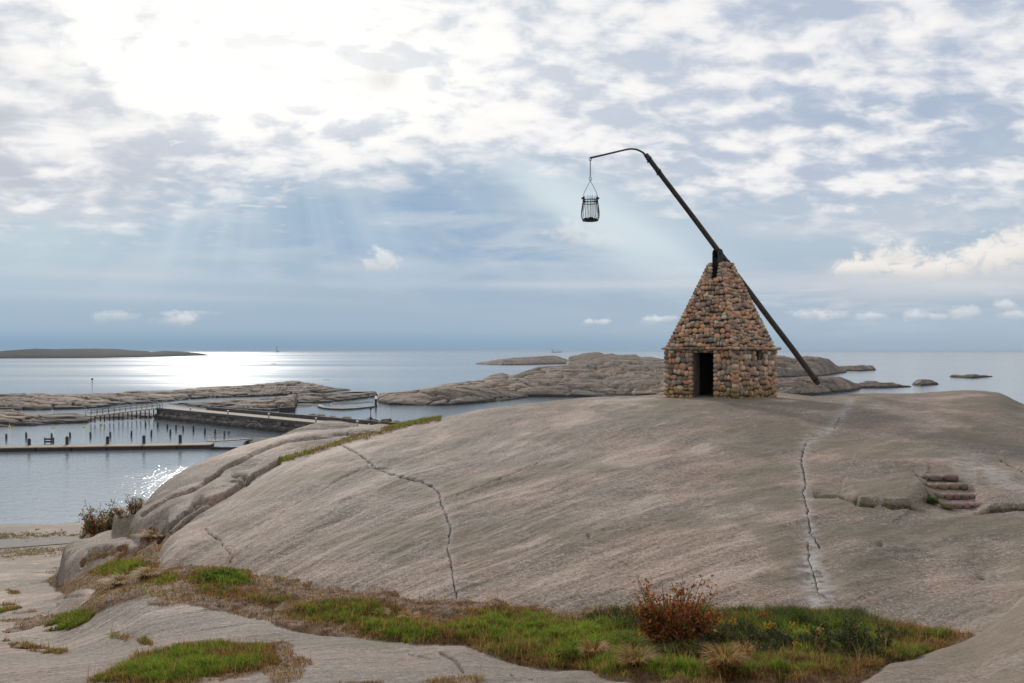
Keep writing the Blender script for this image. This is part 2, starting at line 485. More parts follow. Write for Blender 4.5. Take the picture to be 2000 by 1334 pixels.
def surface(cols, drop=True, ends=True, tail=None, near_z=-1.65, near_from=2.0, side=60, dropr=1.0):
    ks = sorted(cols); prof = []
    for k in ks:
        pts = [(d, hz(d, py)) for d, py in cols[k]]
        if near_z is not None and pts[0][0] > near_from:
            pts = [(0.5, near_z + 0.02), (near_from, near_z)] + pts
        if near_z is None:
            d0, z0 = pts[0]; pts = [(0.5, z0 - 3.5), (d0 * 0.9, z0 - 0.55 * dropr), (d0 * 0.97, z0 - 0.13 * dropr)] + pts
        dl, zl = pts[-1]
        if drop:
            pts += [(dl * 1.05, zl - 0.10 * dropr), (dl * 1.14, zl - 0.55 * dropr), (dl * 1.5, zl - 4.0), (max(112, dl * 2), -15.5)]
        else:
            pts += [(dl * 1.04, zl - 0.3), (max(112, dl * 1.6), -15.5)]
        dd = np.log([q[0] for q in pts]); z = [q[1] for q in pts]
        prof.append(pchip(dd, z, lv))
    prof = np.array(prof)
    if ends:
        ks = [ks[0] - side * 3, ks[0] - side] + ks + [ks[-1] + side, ks[-1] + side * 3]
        prof = np.vstack([prof[0] - 5, prof[0] - 0.9, prof, prof[-1] - 0.9, prof[-1] - 5])
    ks = np.array(ks, float)
    # smooth (monotone) interpolation across bearings for all distances at once
    n = len(ks); h = np.diff(ks)[:, None]; dl = np.diff(prof, axis=0) / h
    m = np.zeros_like(prof)
    w1 = 2 * h[1:] + h[:-1]; w2 = h[1:] + 2 * h[:-1]
    with np.errstate(divide='ignore', invalid='ignore'):
        mm = (w1 + w2) / (w1 / dl[:-1] + w2 / dl[1:])
    av = (dl[:-1] + dl[1:]) / 2
    m[1:-1] = np.where(dl[:-1] * dl[1:] > 0, mm, av * 0.35)
    m[0] = 0; m[-1] = 0
    uc = np.clip(uu, ks[0], ks[-1]); i = np.clip(np.searchsorted(ks, uc, side='right') - 1, 0, n - 2)
    tt = ((uc - ks[i]) / h[i, 0])[:, None]; hh = h[i]
    out = ((2 * tt**3 - 3 * tt**2 + 1) * prof[i] + (tt**3 - 2 * tt**2 + tt) * hh * m[i]
           + (-2 * tt**3 + 3 * tt**2) * prof[i + 1] + (tt**3 - tt**2) * hh * m[i + 1])
    return out.T + H      # rows = distance, cols = bearing

FORE = surface({
    -700: [(7, 1340), (12, 1260), (20, 1180), (30, 1125), (45, 1085), (60, 1040)],
    0: [(8, 1334), (12, 1247), (18, 1178), (28, 1117), (38, 1091), (46, 1080), (49, 1068), (52.5, 1056), (55, 1044), (60, 1030), (65, 1025)],
    100: [(7.9, 1334), (12, 1247), (16, 1185), (20, 1158), (28, 1119), (38, 1088), (46, 1072), (49, 1060), (52.5, 1050), (55, 1040), (60, 1028), (65, 1024)],
    170: [(7.8, 1334), (11, 1250), (13.2, 1195), (14.4, 1163), (17, 1150), (24, 1128), (34, 1095), (46, 1068), (52, 1050), (56, 1038), (62, 1026), (66, 1022)],
    230: [(7.7, 1334), (10.5, 1248), (12.4, 1190), (13.2, 1164), (15, 1172), (22, 1160), (34, 1110), (46, 1078), (56, 1050), (66, 1034)],
    300: [(7.6, 1334), (10, 1245), (11.8, 1185), (12.8, 1162), (14.6, 1178), (22, 1180), (34, 1130), (46, 1098), (66, 1055)],
    400: [(7.5, 1334), (9.7, 1250), (11.2, 1200), (11.9, 1184), (13.5, 1210), (22, 1200), (40, 1150), (66, 1090)],
    520: [(7.4, 1334), (9.4, 1262), (10.6, 1222), (11, 1215), (12.5, 1245), (22, 1240), (40, 1190), (66, 1130)],
    650: [(7.3, 1334), (9.0, 1270), (10.1, 1243), (11.4, 1275), (22, 1270), (40, 1200), (66, 1140)],
    800: [(7.3, 1334), (8.8, 1282), (9.8, 1258), (11, 1290), (22, 1300), (40, 1250), (66, 1180)],
    900: [(7.2, 1334), (8.6, 1285), (9.6, 1261), (10.8, 1300), (22, 1330), (40, 1270), (66, 1200)],
    960: [(7.2, 1334), (8.4, 1298), (9.0, 1284), (10.4, 1330), (22, 1350), (40, 1300), (66, 1220)],
    1050: [(7.2, 1334), (7.9, 1317), (8.4, 1307), (10, 1360), (22, 1380), (40, 1300), (66, 1220)],
    1150: [(7.2, 1336), (7.7, 1318), (8.0, 1312), (10, 1380), (22, 1380), (40, 1300), (66, 1220)],
    1210: [(6.8, 1350), (7.2, 1334), (8.5, 1400), (22, 1400), (40, 1300), (66, 1220)],
    1400: [(6.4, 1390), (7.0, 1392), (8.5, 1440), (22, 1440), (40, 1300), (66, 1220)],
    1600: [(6.4, 1380), (7.0, 1372), (8.5, 1440), (22, 1440), (40, 1300), (66, 1220)],
    1690: [(6.8, 1345), (7.3, 1330), (8.5, 1380), (22, 1400), (40, 1300), (66, 1220)],
    1740: [(6.9, 1330), (7.8, 1296), (8.6, 1318), (22, 1400), (40, 1300), (66, 1220)],
    1830: [(7.0, 1325), (8.0, 1284), (8.7, 1270), (9.6, 1290), (22, 1400), (40, 1300), (66, 1220)],
    1900: [(7.1, 1312), (8.3, 1264), (9.2, 1245), (10, 1262), (22, 1400), (40, 1300), (66, 1220)],
    1960: [(7.0, 1295), (8.5, 1230), (9.6, 1203), (10.6, 1204), (13, 1260), (40, 1300), (66, 1220)],
    2010: [(6.9, 1285), (8.5, 1210), (10, 1168), (11.3, 1152), (13, 1190), (40, 1300), (66, 1220)],
    2200: [(6.9, 1260), (9, 1140), (11, 1080), (12.5, 1055), (15, 1080), (40, 1300), (66, 1220)],
    2600: [(6.9, 1240), (9, 1120), (12.5, 1020), (15, 1020), (40, 1100), (66, 1150)],
}, ends=False, drop=False)

TROUGH = surface({
    20: [(13.5, 1240), (17, 1200), (22, 1172)],
    90: [(13.5, 1262), (17, 1208), (20, 1174), (22, 1156)],
    130: [(13.2, 1228), (16, 1178), (19.5, 1144), (22, 1126)],
    200: [(12.8, 1186), (15.6, 1148), (18.5, 1120), (21, 1097)],
    300: [(12.0, 1178), (14.0, 1136), (16.5, 1098), (20, 1072)],
    400: [(11.5, 1195), (13.2, 1146), (15.5, 1103), (18, 1075)],
    500: [(10.9, 1222), (12.5, 1161), (14.6, 1116), (17, 1090)],
    650: [(10.1, 1250), (11.8, 1186), (13.6, 1141), (17, 1110)],
    800: [(9.6, 1268), (11.4, 1205), (13, 1161), (17, 1125)],
    1000: [(8.4, 1318), (10.5, 1235), (12.3, 1186), (17, 1140)],
    1200: [(7.2, 1345), (9.5, 1252), (11.9, 1196), (16, 1150)],
    1400: [(6.8, 1370), (9, 1266), (11.5, 1203), (16, 1150)],
    1600: [(6.8, 1362), (9, 1262), (11.3, 1206), (16, 1150)],
    1700: [(7.3, 1332), (9.3, 1258), (11, 1218), (16, 1155)],
    1800: [(8.2, 1296), (9.4, 1260), (10.4, 1240), (15, 1180)],
    1900: [(8.9, 1268), (9.4, 1257), (10.0, 1250), (15, 1210)],
    1960: [(8.9, 1290), (9.4, 1280), (15, 1250)],
}, near_z=None, side=50)

DOME = surface({
    320: [(15.6, 1098), (16.2, 1084), (16.8, 1074)],
    348: [(15.4, 1103), (16.4, 1062), (17.6, 1042)],
    400: [(15.2, 1108), (16.6, 1052), (18.0, 1022), (19.6, 1006)],
    480: [(14.4, 1120), (16, 1058), (18.2, 1000), (20.5, 965), (22, 956)],
    560: [(13.9, 1134), (15.6, 1060), (18.3, 988), (21.5, 930), (24.5, 902)],
    650: [(13.3, 1150), (15.2, 1068), (18.3, 975), (22.5, 905), (26, 878), (28, 871)],
    750: [(12.8, 1164), (14.8, 1073), (18.2, 970), (23, 893), (27, 857), (30.5, 840)],
    860: [(12.5, 1175), (14.6, 1076), (18.2, 966), (24, 880), (29, 837), (33, 818)],
    1000: [(12.1, 1196), (14.2, 1088), (18, 967), (24, 875), (30, 818), (35, 793)],
    1100: [(11.8, 1205), (14.0, 1090), (17.7, 970), (23.5, 875), (30, 812), (36, 782)],
    1200: [(11.7, 1208), (13.9, 1092), (17.4, 972), (23, 877), (30, 806), (36.5, 776)],
    1400: [(11.3, 1216), (13.4, 1098), (17, 980), (22, 887), (28, 814), (33, 779), (38.5, 769.5)],
    1520: [(11.2, 1218), (13.3, 1100), (17, 982), (22, 890), (28, 818), (33, 783), (39, 769.5)],
    1600: [(11.1, 1220), (13.3, 1102), (17, 984), (22, 892), (28, 820), (33.5, 785), (38, 775)],
    1680: [(10.9, 1230), (13, 1105), (17, 985), (21.5, 898), (27.5, 824), (34, 778), (38, 768.5)],
    1800: [(10.3, 1252), (11.5, 1175), (13.5, 1098), (17, 986), (21, 902), (27, 827), (34, 778), (39, 768)],
    1890: [(9.6, 1272), (10.8, 1190), (13, 1102), (17, 986), (21, 906), (27, 828), (34, 774), (38, 763)],
    1945: [(9.3, 1280), (10.7, 1185), (13, 1100), (17, 986), (21, 907), (27, 830), (33, 781), (37, 768)],
    2000: [(9.2, 1270), (10.7, 1175), (13, 1096), (17, 986), (21, 908), (27, 838), (32, 802), (35.5, 790)],
    2300: [(9.2, 1240), (10.7, 1160), (13, 1090), (17, 990), (21, 915), (27, 860), (32, 830)],
}, near_z=None, side=30)

LEDGE_A = surface({
    285: [(23.2, 1012), (24.2, 996), (25, 990)],
    320: [(23.4, 1000), (25, 966), (26.5, 951)],
    400: [(24, 968), (26, 925), (28.5, 905)],
    500: [(25.5, 925), (28, 885), (31, 866)],
    600: [(28, 885), (31, 853), (34, 844)],
    700: [(31, 856), (35, 838), (37, 836)],
    760: [(33, 848), (37, 834), (38, 833)],
}, near_z=None, side=26)
LEDGE_B = surface({
    268: [(21.4, 1040), (21.9, 1019), (22.6, 1008)],
    300: [(20.9, 1038), (21.8, 1002), (22.9, 988)],
    360: [(20.4, 1030), (22, 975), (24, 954)],
    430: [(21.6, 1000), (23.5, 948), (25.6, 928)],
    500: [(23, 960), (25, 922), (28, 896)],
    545: [(24.5, 925), (27, 888), (29.5, 878)],
    640: [(28, 885), (31, 860), (32, 855)],
    760: [(31.5, 850), (34.5, 838), (35.5, 835)],
    840: [(33, 838), (36, 823), (37, 821)],
}, near_z=None, side=26)
LEDGE_C = surface({
    330: [(17.8, 1060), (19.2, 1018), (20.2, 1006)],
    370: [(18.4, 1040), (19.8, 994), (21.2, 980)],
    430: [(19.8, 1005), (21.2, 962), (22.3, 945)],
    478: [(21.6, 968), (22.6, 942), (23.2, 934)],
}, near_z=None, side=14)
BOULDER = surface({
    128: [(20.8, 1108), (21.4, 1094), (22.4, 1078)],
    160: [(20.4, 1104), (21.2, 1076), (23, 1062)],
    210: [(20.2, 1096), (21, 1067), (22.2, 1058), (25, 1047)],
    260: [(20.0, 1085), (20.9, 1061), (23, 1049), (25, 1043)],
    310: [(19.6, 1078), (20.6, 1062), (23, 1040)],
    345: [(19.4, 1075), (20.4, 1058), (22, 1040)],
}, near_z=None, side=16, dropr=1.3)
KNOB = surface({
    228: [(24.2, 1046), (24.6, 1018), (25.3, 1006)],
    262: [(24.0, 1040), (24.8, 1010), (26.2, 998)],
    300: [(24.0, 1030), (25, 1000), (26.5, 990)],
}, near_z=None, side=12)
BACKFILL = surface({
    180: [(20, 1130), (24, 1085), (30, 1060)],
    300: [(17.2, 1095), (22, 1050), (28, 1035)],
    420: [(17.5, 1060), (22, 985), (28, 950)],
    600: [(20, 1000), (26, 905), (33, 868)],
    800: [(24, 920), (32, 850), (37, 838)],
    1000: [(24, 920), (32, 850), (40, 838)],
}, near_z=None, side=40)

U, D = np.meshgrid(uu, vd)
X = (U - 1000) / F * D; Y = D.copy()
n_big = fbm(X, Y, 3.2, 3, 0.5, 3)
gx = np.hypot(X + 9.5, Y - 5.0); gy = np.arctan2(Y - 5.0, X + 9.5) * 15.0          # along / across the grooves
groove = fbm(gx * 0.2, gy, 1.1, 4, 0.55, 11)
groove2 = fbm(gx * 0.16, gy, 0.34, 3, 0.6, 19)
lump = fbm(X, Y, 0.9, 4, 0.55, 29)
ridge = 1 - np.abs(fbm(gx * 0.25, gy, 1.9, 3, 0.5, 41)) * 2.5
DOME = DOME + 0.075 * groove + 0.012 * groove2 + 0.018 * lump + 0.035 * (ridge - 0.5) * smooth(D, 12.5, 15) + 0.05 * n_big * smooth(D, 13, 18)
FORE = FORE + 0.012 * groove + 0.02 * lump + 0.03 * n_big
for S in (LEDGE_A, LEDGE_B, LEDGE_C): S += 0.05 * groove + 0.02 * groove2 + 0.03 * lump
BOULDER = BOULDER + 0.07 * fbm(X, Y, 0.8, 4, 0.5, 5); KNOB = KNOB + 0.08 * fbm(X, Y, 0.6, 4, 0.5, 6)
BACKFILL = BACKFILL + 0.15 * fbm(X, Y, 1.3, 4, 0.55, 7)
hum = fbm(X, Y, 0.55, 4, 0.6, 51)
TROUGH = TROUGH + (0.085 * hum + 0.10 * np.abs(fbm(X, Y, 0.8, 3, 0.5, 57))) * smooth(U, 250, 480) + 0.03 * hum + 0.07 * fbm(X, Y, 1.6, 2, 0.5, 52)

# projected row of the bare surface, used only to look up where joints, seams and turf lie on the ground
def rowof(Z): return HZ + F * (H - Z) / D

def polydist(Uq, Rq, line, reach):
    best = np.full(Uq.shape, 1e9); side = np.zeros(Uq.shape)
    L = np.array(line, float)
    x0, x1 = L[:, 0].min() - reach, L[:, 0].max() + reach; y0, y1 = L[:, 1].min() - reach, L[:, 1].max() + reach
    ok = (Uq > x0) & (Uq < x1) & (Rq > y0) & (Rq < y1)
    q = np.stack([Uq[ok], Rq[ok]], -1); b = np.full(len(q), 1e9); sd = np.zeros(len(q))
    for a, c in zip(L[:-1], L[1:]):
        ab = c - a; tt = np.clip(((q - a) @ ab) / (ab @ ab), 0, 1)
        pr = a + tt[:, None] * ab; dd = np.hypot(*(q - pr).T)
        s_ = np.sign(ab[0] * (q[:, 1] - a[1]) - ab[1] * (q[:, 0] - a[0]))
        up = dd < b; b[up] = dd[up]; sd[up] = s_[up]
    best[ok] = b; side[ok] = sd
    return best, side

Rw = rowof(DOME)
wob = fbm(X, Y, 0.28, 3, 0.6, 61)
Uw = U + 5 * wob; Rww = Rw + 4 * fbm(X, Y, 0.25, 3, 0.6, 62)
crack = np.zeros_like(U); stain = np.zeros_like(U)
K1 = [(665, 868), (700, 885), (725, 905), (735, 914), (760, 925), (790, 933), (820, 940), (845, 950), (858, 962), (862, 985), (872, 1010), (880, 1030), (878, 1055), (874, 1070), (880, 1100), (885, 1130), (892, 1172)]
cracks = [
    (K1, 2.6, 0.075, 1.0),
    ([(715, 912), (735, 915), (768, 915)], 2.0, 0.05, 0.7),
    ([(860, 978), (900, 962), (950, 945), (1000, 925), (1055, 902)], 1.8, 0.04, 0.6),
    ([(720, 908), (640, 950), (560, 995), (490, 1055)], 1.4, 0.03, 0.35),
    ([(400, 1033), (415, 1045), (430, 1055), (440, 1070), (455, 1088), (440, 1110)], 2.0, 0.06, 0.9),
    ([(1640, 815), (1636, 826), (1630, 836)], 2.0, 0.05, 0.8),
    ([(1575, 865), (1568, 885), (1565, 900), (1570, 920), (1574, 950), (1568, 962), (1576, 985), (1580, 1015), (1582, 1040), (1590, 1050), (1602, 1068)], 2.6, 0.08, 0.9),
    ([(1578, 1060), (1580, 1090), (1590, 1122), (1600, 1162)], 2.4, 0.07, 0.8),
    ([(1592, 968), (1640, 970), (1680, 985), (1720, 990), (1770, 993), (1805, 998)], 4.2, 0.26, 1.1),
    ([(1905, 998), (1950, 997), (2000, 995), (2120, 985)], 4.0, 0.22, 1.1),
    ([(1785, 924), (1800, 945), (1817, 970)], 2.2, 0.08, 0.8),
    ([(1700, 1216), (1740, 1218), (1782, 1232)], 2.4, 0.07, 1.0),
    ([(1845, 1250), (1875, 1255), (1905, 1248)], 3.0, 0.09, 1.0),
    ([(1955, 900), (1985, 915), (2010, 930)], 2.0, 0.07, 0.9),
    ([(1215, 1103), (1235, 1103)], 1.6, 0.04, 0.7),
]
for line, w, dep, col in cracks:
    dd, sd = polydist(Uw, Rww, line, 20); w *= 0.70; dep *= 0.7; col *= 0.9
    wv = w * np.clip(0.72 + 0.9 * fbm(X, Y, 0.5, 2, 0.5, 66), 0.35, 1.3)
    g = np.exp(-(dd / wv) ** 2)
    sc = np.clip(D / 18, 0.6, 1.6)
    DOME = DOME - dep * g * sc
    crack = np.maximum(crack, g * col)
# the slab above the long right-hand joint stands proud and overhangs it
for line, amp, dec in (([(1640, 971), (1680, 985), (1720, 990), (1770, 993), (1800, 998)], 0.13, 55), ([(1905, 998), (1950, 997), (2000, 995), (2120, 985)], 0.09, 40),
                       (K1[9:], 0.03, 30), ([(1785, 924), (1800, 945), (1817, 970)], 0.10, 40)):
    dd, sd = polydist(Uw, Rww, line, 90)
    de = np.minimum(np.hypot(Uw - line[0][0], Rww - line[0][1]), np.hypot(Uw - line[-1][0], Rww - line[-1][1]))
    fade = smooth(de, 2, 34) * (de > dd + 1e-3)
    up = 1.0 / (1 + np.exp(-(np.where(sd < 0, dd, -dd)) / 1.6)) * np.exp(-dd / dec)
    if line[0][0] == 1785: up = 1.0 / (1 + np.exp(-(np.where(sd > 0, dd, -dd)) / 1.6)) * np.exp(-dd / dec)
    DOME = DOME + amp * np.where(dd < 89, up, 0) * fade
seam = [(1660, 785), (1640, 815), (1625, 838), (1590, 855), (1575, 866), (1566, 900), (1572, 950), (1578, 1000), (1584, 1045), (1585, 1090), (1596, 1150), (1604, 1205)]
dd, sd = polydist(U + 16 * wob, Rw, seam, 90)
stain = np.maximum(stain, np.exp(-(dd / (11 + 20 * smooth(Rw, 1000, 1180))) ** 2) * (0.55 + 0.35 * smooth(Rw, 900, 1150)))
dd, sd = polydist(U + 20 * wob, Rw + 20 * wob, K1, 60)
stain = np.maximum(stain, np.exp(-(dd / 9) ** 2) * 0.35)
dd, sd = polydist(U + 30 * wob, Rw + 10 * wob, [(1870, 905), (1930, 920), (1990, 955)], 90)
stain = np.maximum(stain, np.exp(-(dd / 20) ** 2) * 0.6)
# shallow potholes
for (a, b_, r_) in ((1720, 1062, 7), (1920, 1112, 11), (1150, 1045, 5)):
    g = np.exp(-(((U - a) / r_) ** 2 + ((Rw - b_) / (r_ * 0.7)) ** 2)); DOME -= 0.05 * g; crack = np.maximum(crack, g * 0.5)
# broad hollow on the right of the dome
g = np.exp(-(((U - 1925) / 75) ** 2 + ((Rw - 1095) / 45) ** 2)); DOME = DOME - 0.12 * g
# niche for the stone steps
niche = np.exp(-(((U - 1862 - (Rw - 960) * 0.62) / 46) ** 4 + ((Rw - 968) / 34) ** 4)); DOME = DOME - 0.10 * niche

stack = np.stack([FORE, TROUGH, DOME, LEDGE_A, LEDGE_B, LEDGE_C, BOULDER, KNOB, BACKFILL])
ZT = stack.max(0); which = stack.argmax(0)
Rt = rowof(ZT)

# deep clefts that part the ledges behind the dome, and the joints in the outlying slabs
Uf = U + 1.5 * wob; Rf = Rt + 1.5 * fbm(X, Y, 1.2, 2, 0.5, 64)
for line, w, dep in (
    ([(278, 1005), (325, 972), (378, 955), (399, 942), (425, 927), (437, 914), (475, 897), (495, 885), (525, 872), (560, 861), (625, 852), (675, 846), (740, 842)], 2.8, 0.28),
    ([(310, 1056), (328, 1030), (354, 1006), (381, 990), (393, 981), (437, 969), (478, 943), (499, 926), (544, 903)], 3.4, 0.38),
    ([(334, 1040), (352, 1028), (378, 1006), (413, 984), (450, 962), (484, 941)], 2.8, 0.22),
    ([(376, 990), (380, 978), (392, 972)], 4.0, 0.2), ([(457, 927), (478, 929), (482, 942)], 4.0, 0.22),
    ([(300, 1050), (285, 1062), (262, 1075)], 3.5, 0.12), ([(160, 1102), (175, 1078), (205, 1068), (245, 1072), (262, 1082)], 3.5, 0.16),
    ([(0, 1152), (60, 1140), (110, 1130), (150, 1138)], 2.4, 0.05), ([(60, 1190), (90, 1175), (130, 1165), (200, 1158)], 2.4, 0.05),
    ([(0, 1235), (60, 1225), (110, 1180)], 2.5, 0.04), ([(800, 1278), (840, 1286)], 1.6, 0.035), ([(862, 1275), (890, 1290), (905, 1312)], 2.4, 0.06),
    ([(430, 1330), (500, 1300), (560, 1296)], 1.8, 0.02), ([(1000, 1318), (1040, 1326)], 2.0, 0.04)):
    dd, sd = polydist(Uf, Rf, line, 24)
    g = np.exp(-(dd / w) ** 2) * ((which != 2) | (Rt < 1060)) * (which != 1)
    ZT = ZT - dep * g; crack = np.maximum(crack, np.where(which != 2, g * 0.55 * min(1, dep * 8), crack))
ZT = np.where(which != 1, ZT, ZT)
veg = np.zeros_like(U)          # soil / turf cover
green = np.zeros_like(U)        # how lush
tz = (which == 1)
second = np.partition(stack, -2, axis=0)[-2]
veg[tz] = np.clip((ZT - second)[tz] / 0.02, 0, 1)
veg[which == 8] = 0.85
wob2 = fbm(X, Y, 1.1, 3, 0.55, 68); wob2b = fbm(X, Y, 0.9, 3, 0.55, 69)
def ell(cx, cy, rx, ry, tilt=0.0, soft=0.35, onF=True):
    c, s_ = math.cos(tilt), math.sin(tilt)
    dx = U - cx + 14 * wob + 60 * wob2; dy = Rt - cy + 5 * wob + 16 * wob2b
    a = (dx * c + dy * s_) / rx; b_ = (-dx * s_ + dy * c) / ry
    r = np.sqrt(a * a + b_ * b_)
    return 1 - smooth(r, 1 - soft, 1 + soft * 0.4)
patches = [  # cx, cy, rx, ry, tilt, green
    (375, 1300, 215, 42, -0.12, 0.2), (360, 1298, 185, 33, -0.12, 1.0), (545, 1290, 60, 42, 0.5, 0.15),
    (135, 1215, 52, 14, -0.22, 1.0), (62, 1212, 62, 16, -0.2, 0.18), (10, 1192, 26, 9, -0.3, 0.5),
    (60, 1262, 45, 10, 0.1, 0.35), (230, 1243, 30, 7, 0.0, 0.15), (300, 1248, 22, 6, 0, 0.4),
    (880, 1330, 70, 14, 0, 0.1), (700, 1345, 60, 10, 0, 0.1), (40, 1078, 130, 8, -0.06, 0.35), (170, 1066, 60, 7, -0.3, 0.3),
    (140, 1118, 60, 12, 0.1, 0.25), (1640, 1215, 60, 8, 0.05, 0.3),
    (60, 1047, 170, 5.5, -0.03, 0.8), (20, 1155, 20, 5, 0, 0.4),
]
for cx, cy, rx, ry, ti, gr_ in patches:
    e = ell(cx, cy, rx, ry, ti) * ((which == 0) | (which == 1))
    veg = np.maximum(veg, e); green = np.where(e > 0.3, np.maximum(green, e * gr_) if gr_ > 0.3 else green, green)
# turf strip in the cleft behind the dome, and the undercut hollows on the left
dd, sd = polydist(U, Rt, [(546, 900), (600, 886), (660, 866), (740, 845), (800, 829), (858, 818)], 60)
strip = (1 - smooth(dd + 5 * wob, 3.2, 6.0)) * (U > 540)
ZT = ZT + 0.03 * strip; veg = np.maximum(veg, strip); green = np.maximum(green, strip * np.clip(0.45 + 0.5 * smooth(U, 640, 560) + 0.5 * smooth(U, 700, 800), 0, 0.95)) if False else np.maximum(green, strip * np.clip(0.4 + 0.5 * (1 - smooth(U, 560, 640)) + 0.3 * smooth(U, 700, 800), 0, 0.9))
for cx, cy, rx, ry, gr_ in ((290, 1040, 38, 14, 0.45), (215, 1082, 55, 15, 0.3)):
    e = ell(cx, cy, rx, ry, -0.15); veg = np.maximum(veg, e); green = np.maximum(green, e * gr_)
# greenness of the trough turf
gz = np.zeros_like(U)
for cx, cy, rx, ry, k in ((1450, 1260, 420, 75, 1.0), (1180, 1262, 260, 60, 1.0), (960, 1225, 160, 45, 0.9), (680, 1195, 130, 28, 0.95), (820, 1230, 150, 28, 0.85),
                          (430, 1130, 75, 22, 1.0), (470, 1150, 110, 22, 0.75), (520, 1170, 60, 12, 0.6), (240, 1110, 95, 18, 0.8), (310, 1130, 50, 16, 0.7), (1760, 1285, 130, 32, 0.8), (1830, 1245, 50, 12, 0.6), (1660, 1225, 100, 22, 0.8)):
    rr = np.sqrt(((U - cx) / rx) ** 2 + ((Rt - cy) / ry) ** 2); gz = np.maximum(gz, k * (1 - smooth(rr, 0.55, 1.1)))
bare = np.exp(-(((U - 860) / 60) ** 2 + ((Rt - 1200) / 26) ** 2)) + np.exp(-(((U - 560) / 110) ** 2 + ((Rt - 1150) / 16) ** 2)) + np.exp(-(((U - 230) / 120) ** 2 + ((Rt - 1150) / 14) ** 2))
gz = np.clip(gz - bare, 0, 1)
green = np.maximum(green, gz * tz)
mask = np.stack([veg, stain, crack], -1)
# fine wear everywhere on bare rock
ZT = ZT + 0.006 * fbm(X, Y, 0.12, 3, 0.6, 77) * (1 - veg) + 0.02 * fbm(X, Y, 0.16, 3, 0.6, 78) * veg

ground = mesh_grid('ground', X, Y, ZT, ROCK, {'mask': mask})
tag(ground, 'smooth ice-worn pinkish granite hill with turf-filled hollows', None, None, 'structure')

def gz_at(x, y):
    """height of the ground below a point, plus the turf and green values there"""
    x = np.asarray(x, float); y = np.asarray(y, float)
    u = 1000 + F * x / y
    fi = np.interp(y, vd, np.arange(len(vd))); fj = np.interp(u, uu, np.arange(len(uu)))
    i = np.clip(fi.astype(int), 0, len(vd) - 2); j = np.clip(fj.astype(int), 0, len(uu) - 2)
    a = fi - i; b_ = fj - j
    def bl(A): return (A[i, j] * (1 - a) * (1 - b_) + A[i + 1, j] * a * (1 - b_) + A[i, j + 1] * (1 - a) * b_ + A[i + 1, j + 1] * a * b_)
    return bl(ZT), bl(veg), bl(green)
def gz1(x, y): return float(gz_at([x], [y])[0][0])
def at_ground(px, py, d0, d1):
    """walk along a bearing and return the ground point that shows at photo row py"""
    dd = np.linspace(d0, d1, 4000); x = (px - 1000) / F * dd
    r = HZ + F * (H - gz_at(x, dd)[0]) / dd
    k = int(np.argmin(np.abs(r - py)))
    return Vector((x[k], dd[k], float(gz_at([x[k]], [dd[k]])[0][0])))

# ------------------------------------------------------------------ the sea
def sea_material():
    m, t, p = new_mat('sea_water')
    pos = geo_pos(t)
    x, y, z = sep(t, pos)
    dist = (x * x + y * y).pw(0.5)
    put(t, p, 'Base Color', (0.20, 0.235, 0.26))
    p.inputs['IOR'].default_value = 3.0
    # wind streaks: bands of calmer and rougher water
    wind = noise(t, mapping(t, pos, rot=(0, 0, 0.06), scale=(0.0009, 0.010, 1)), 1.0, 5, 0.6, 0.6)
    wind2 = noise(t, mapping(t, pos, rot=(0, 0, -0.03), scale=(0.0002, 0.0022, 1)), 1.0, 4, 0.6, 0.4)
    wv = (wind * 0.5 + wind2 * 0.5).ss(0.40, 0.58)
    w0 = noise(t, mapping(t, pos, scale=(0.03, 0.12, 1)), 1.0, 3, 0.5)
    w1 = noise(t, pos, 3.2, 2, 0.5)
    far_ = dist.ss(170, 420)
    near_w = (dist + (w0 - 0.5) * 16.0).ss(112, 98)
    put(t, p, 'Roughness', (0.05 + far_ * 0.045 + wv * far_ * 0.09 + near_w * 0.045))
    w2 = noise(t, mapping(t, pos, scale=(0.7, 1.0, 1)), 0.9, 3, 0.55)
    w3 = noise(t, mapping(t, pos, scale=(0.03, 0.10, 1)), 1.0, 3, 0.5)
    near_r = near_w
    bump(t, p, w1 * (0.026 + near_r * 0.012) + w2 * (0.03 + near_r * 0.03) + w3 * (wv * 0.3) * far_, 1.0, 1.0)
    return m
def sea():
    # one sheet out to the horizon
    rr = [1, 60, 150, 400, 1200, 4000, 10000, 26000]; verts = []; n = 96
    for r in rr:
        for k in range(n):
            a = 2 * math.pi * k / n; verts.append((r * math.sin(a), r * math.cos(a), 0))
    f = [(i * n + k, i * n + (k + 1) % n, (i + 1) * n + (k + 1) % n, (i + 1) * n + k) for i in range(len(rr) - 1) for k in range(n)]
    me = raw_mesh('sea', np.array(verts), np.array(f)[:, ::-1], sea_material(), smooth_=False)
    o = link_me('sea', me); tag(o, 'calm grey-blue sea with wind streaks and sun glitter', None, None, 'structure')
sea()

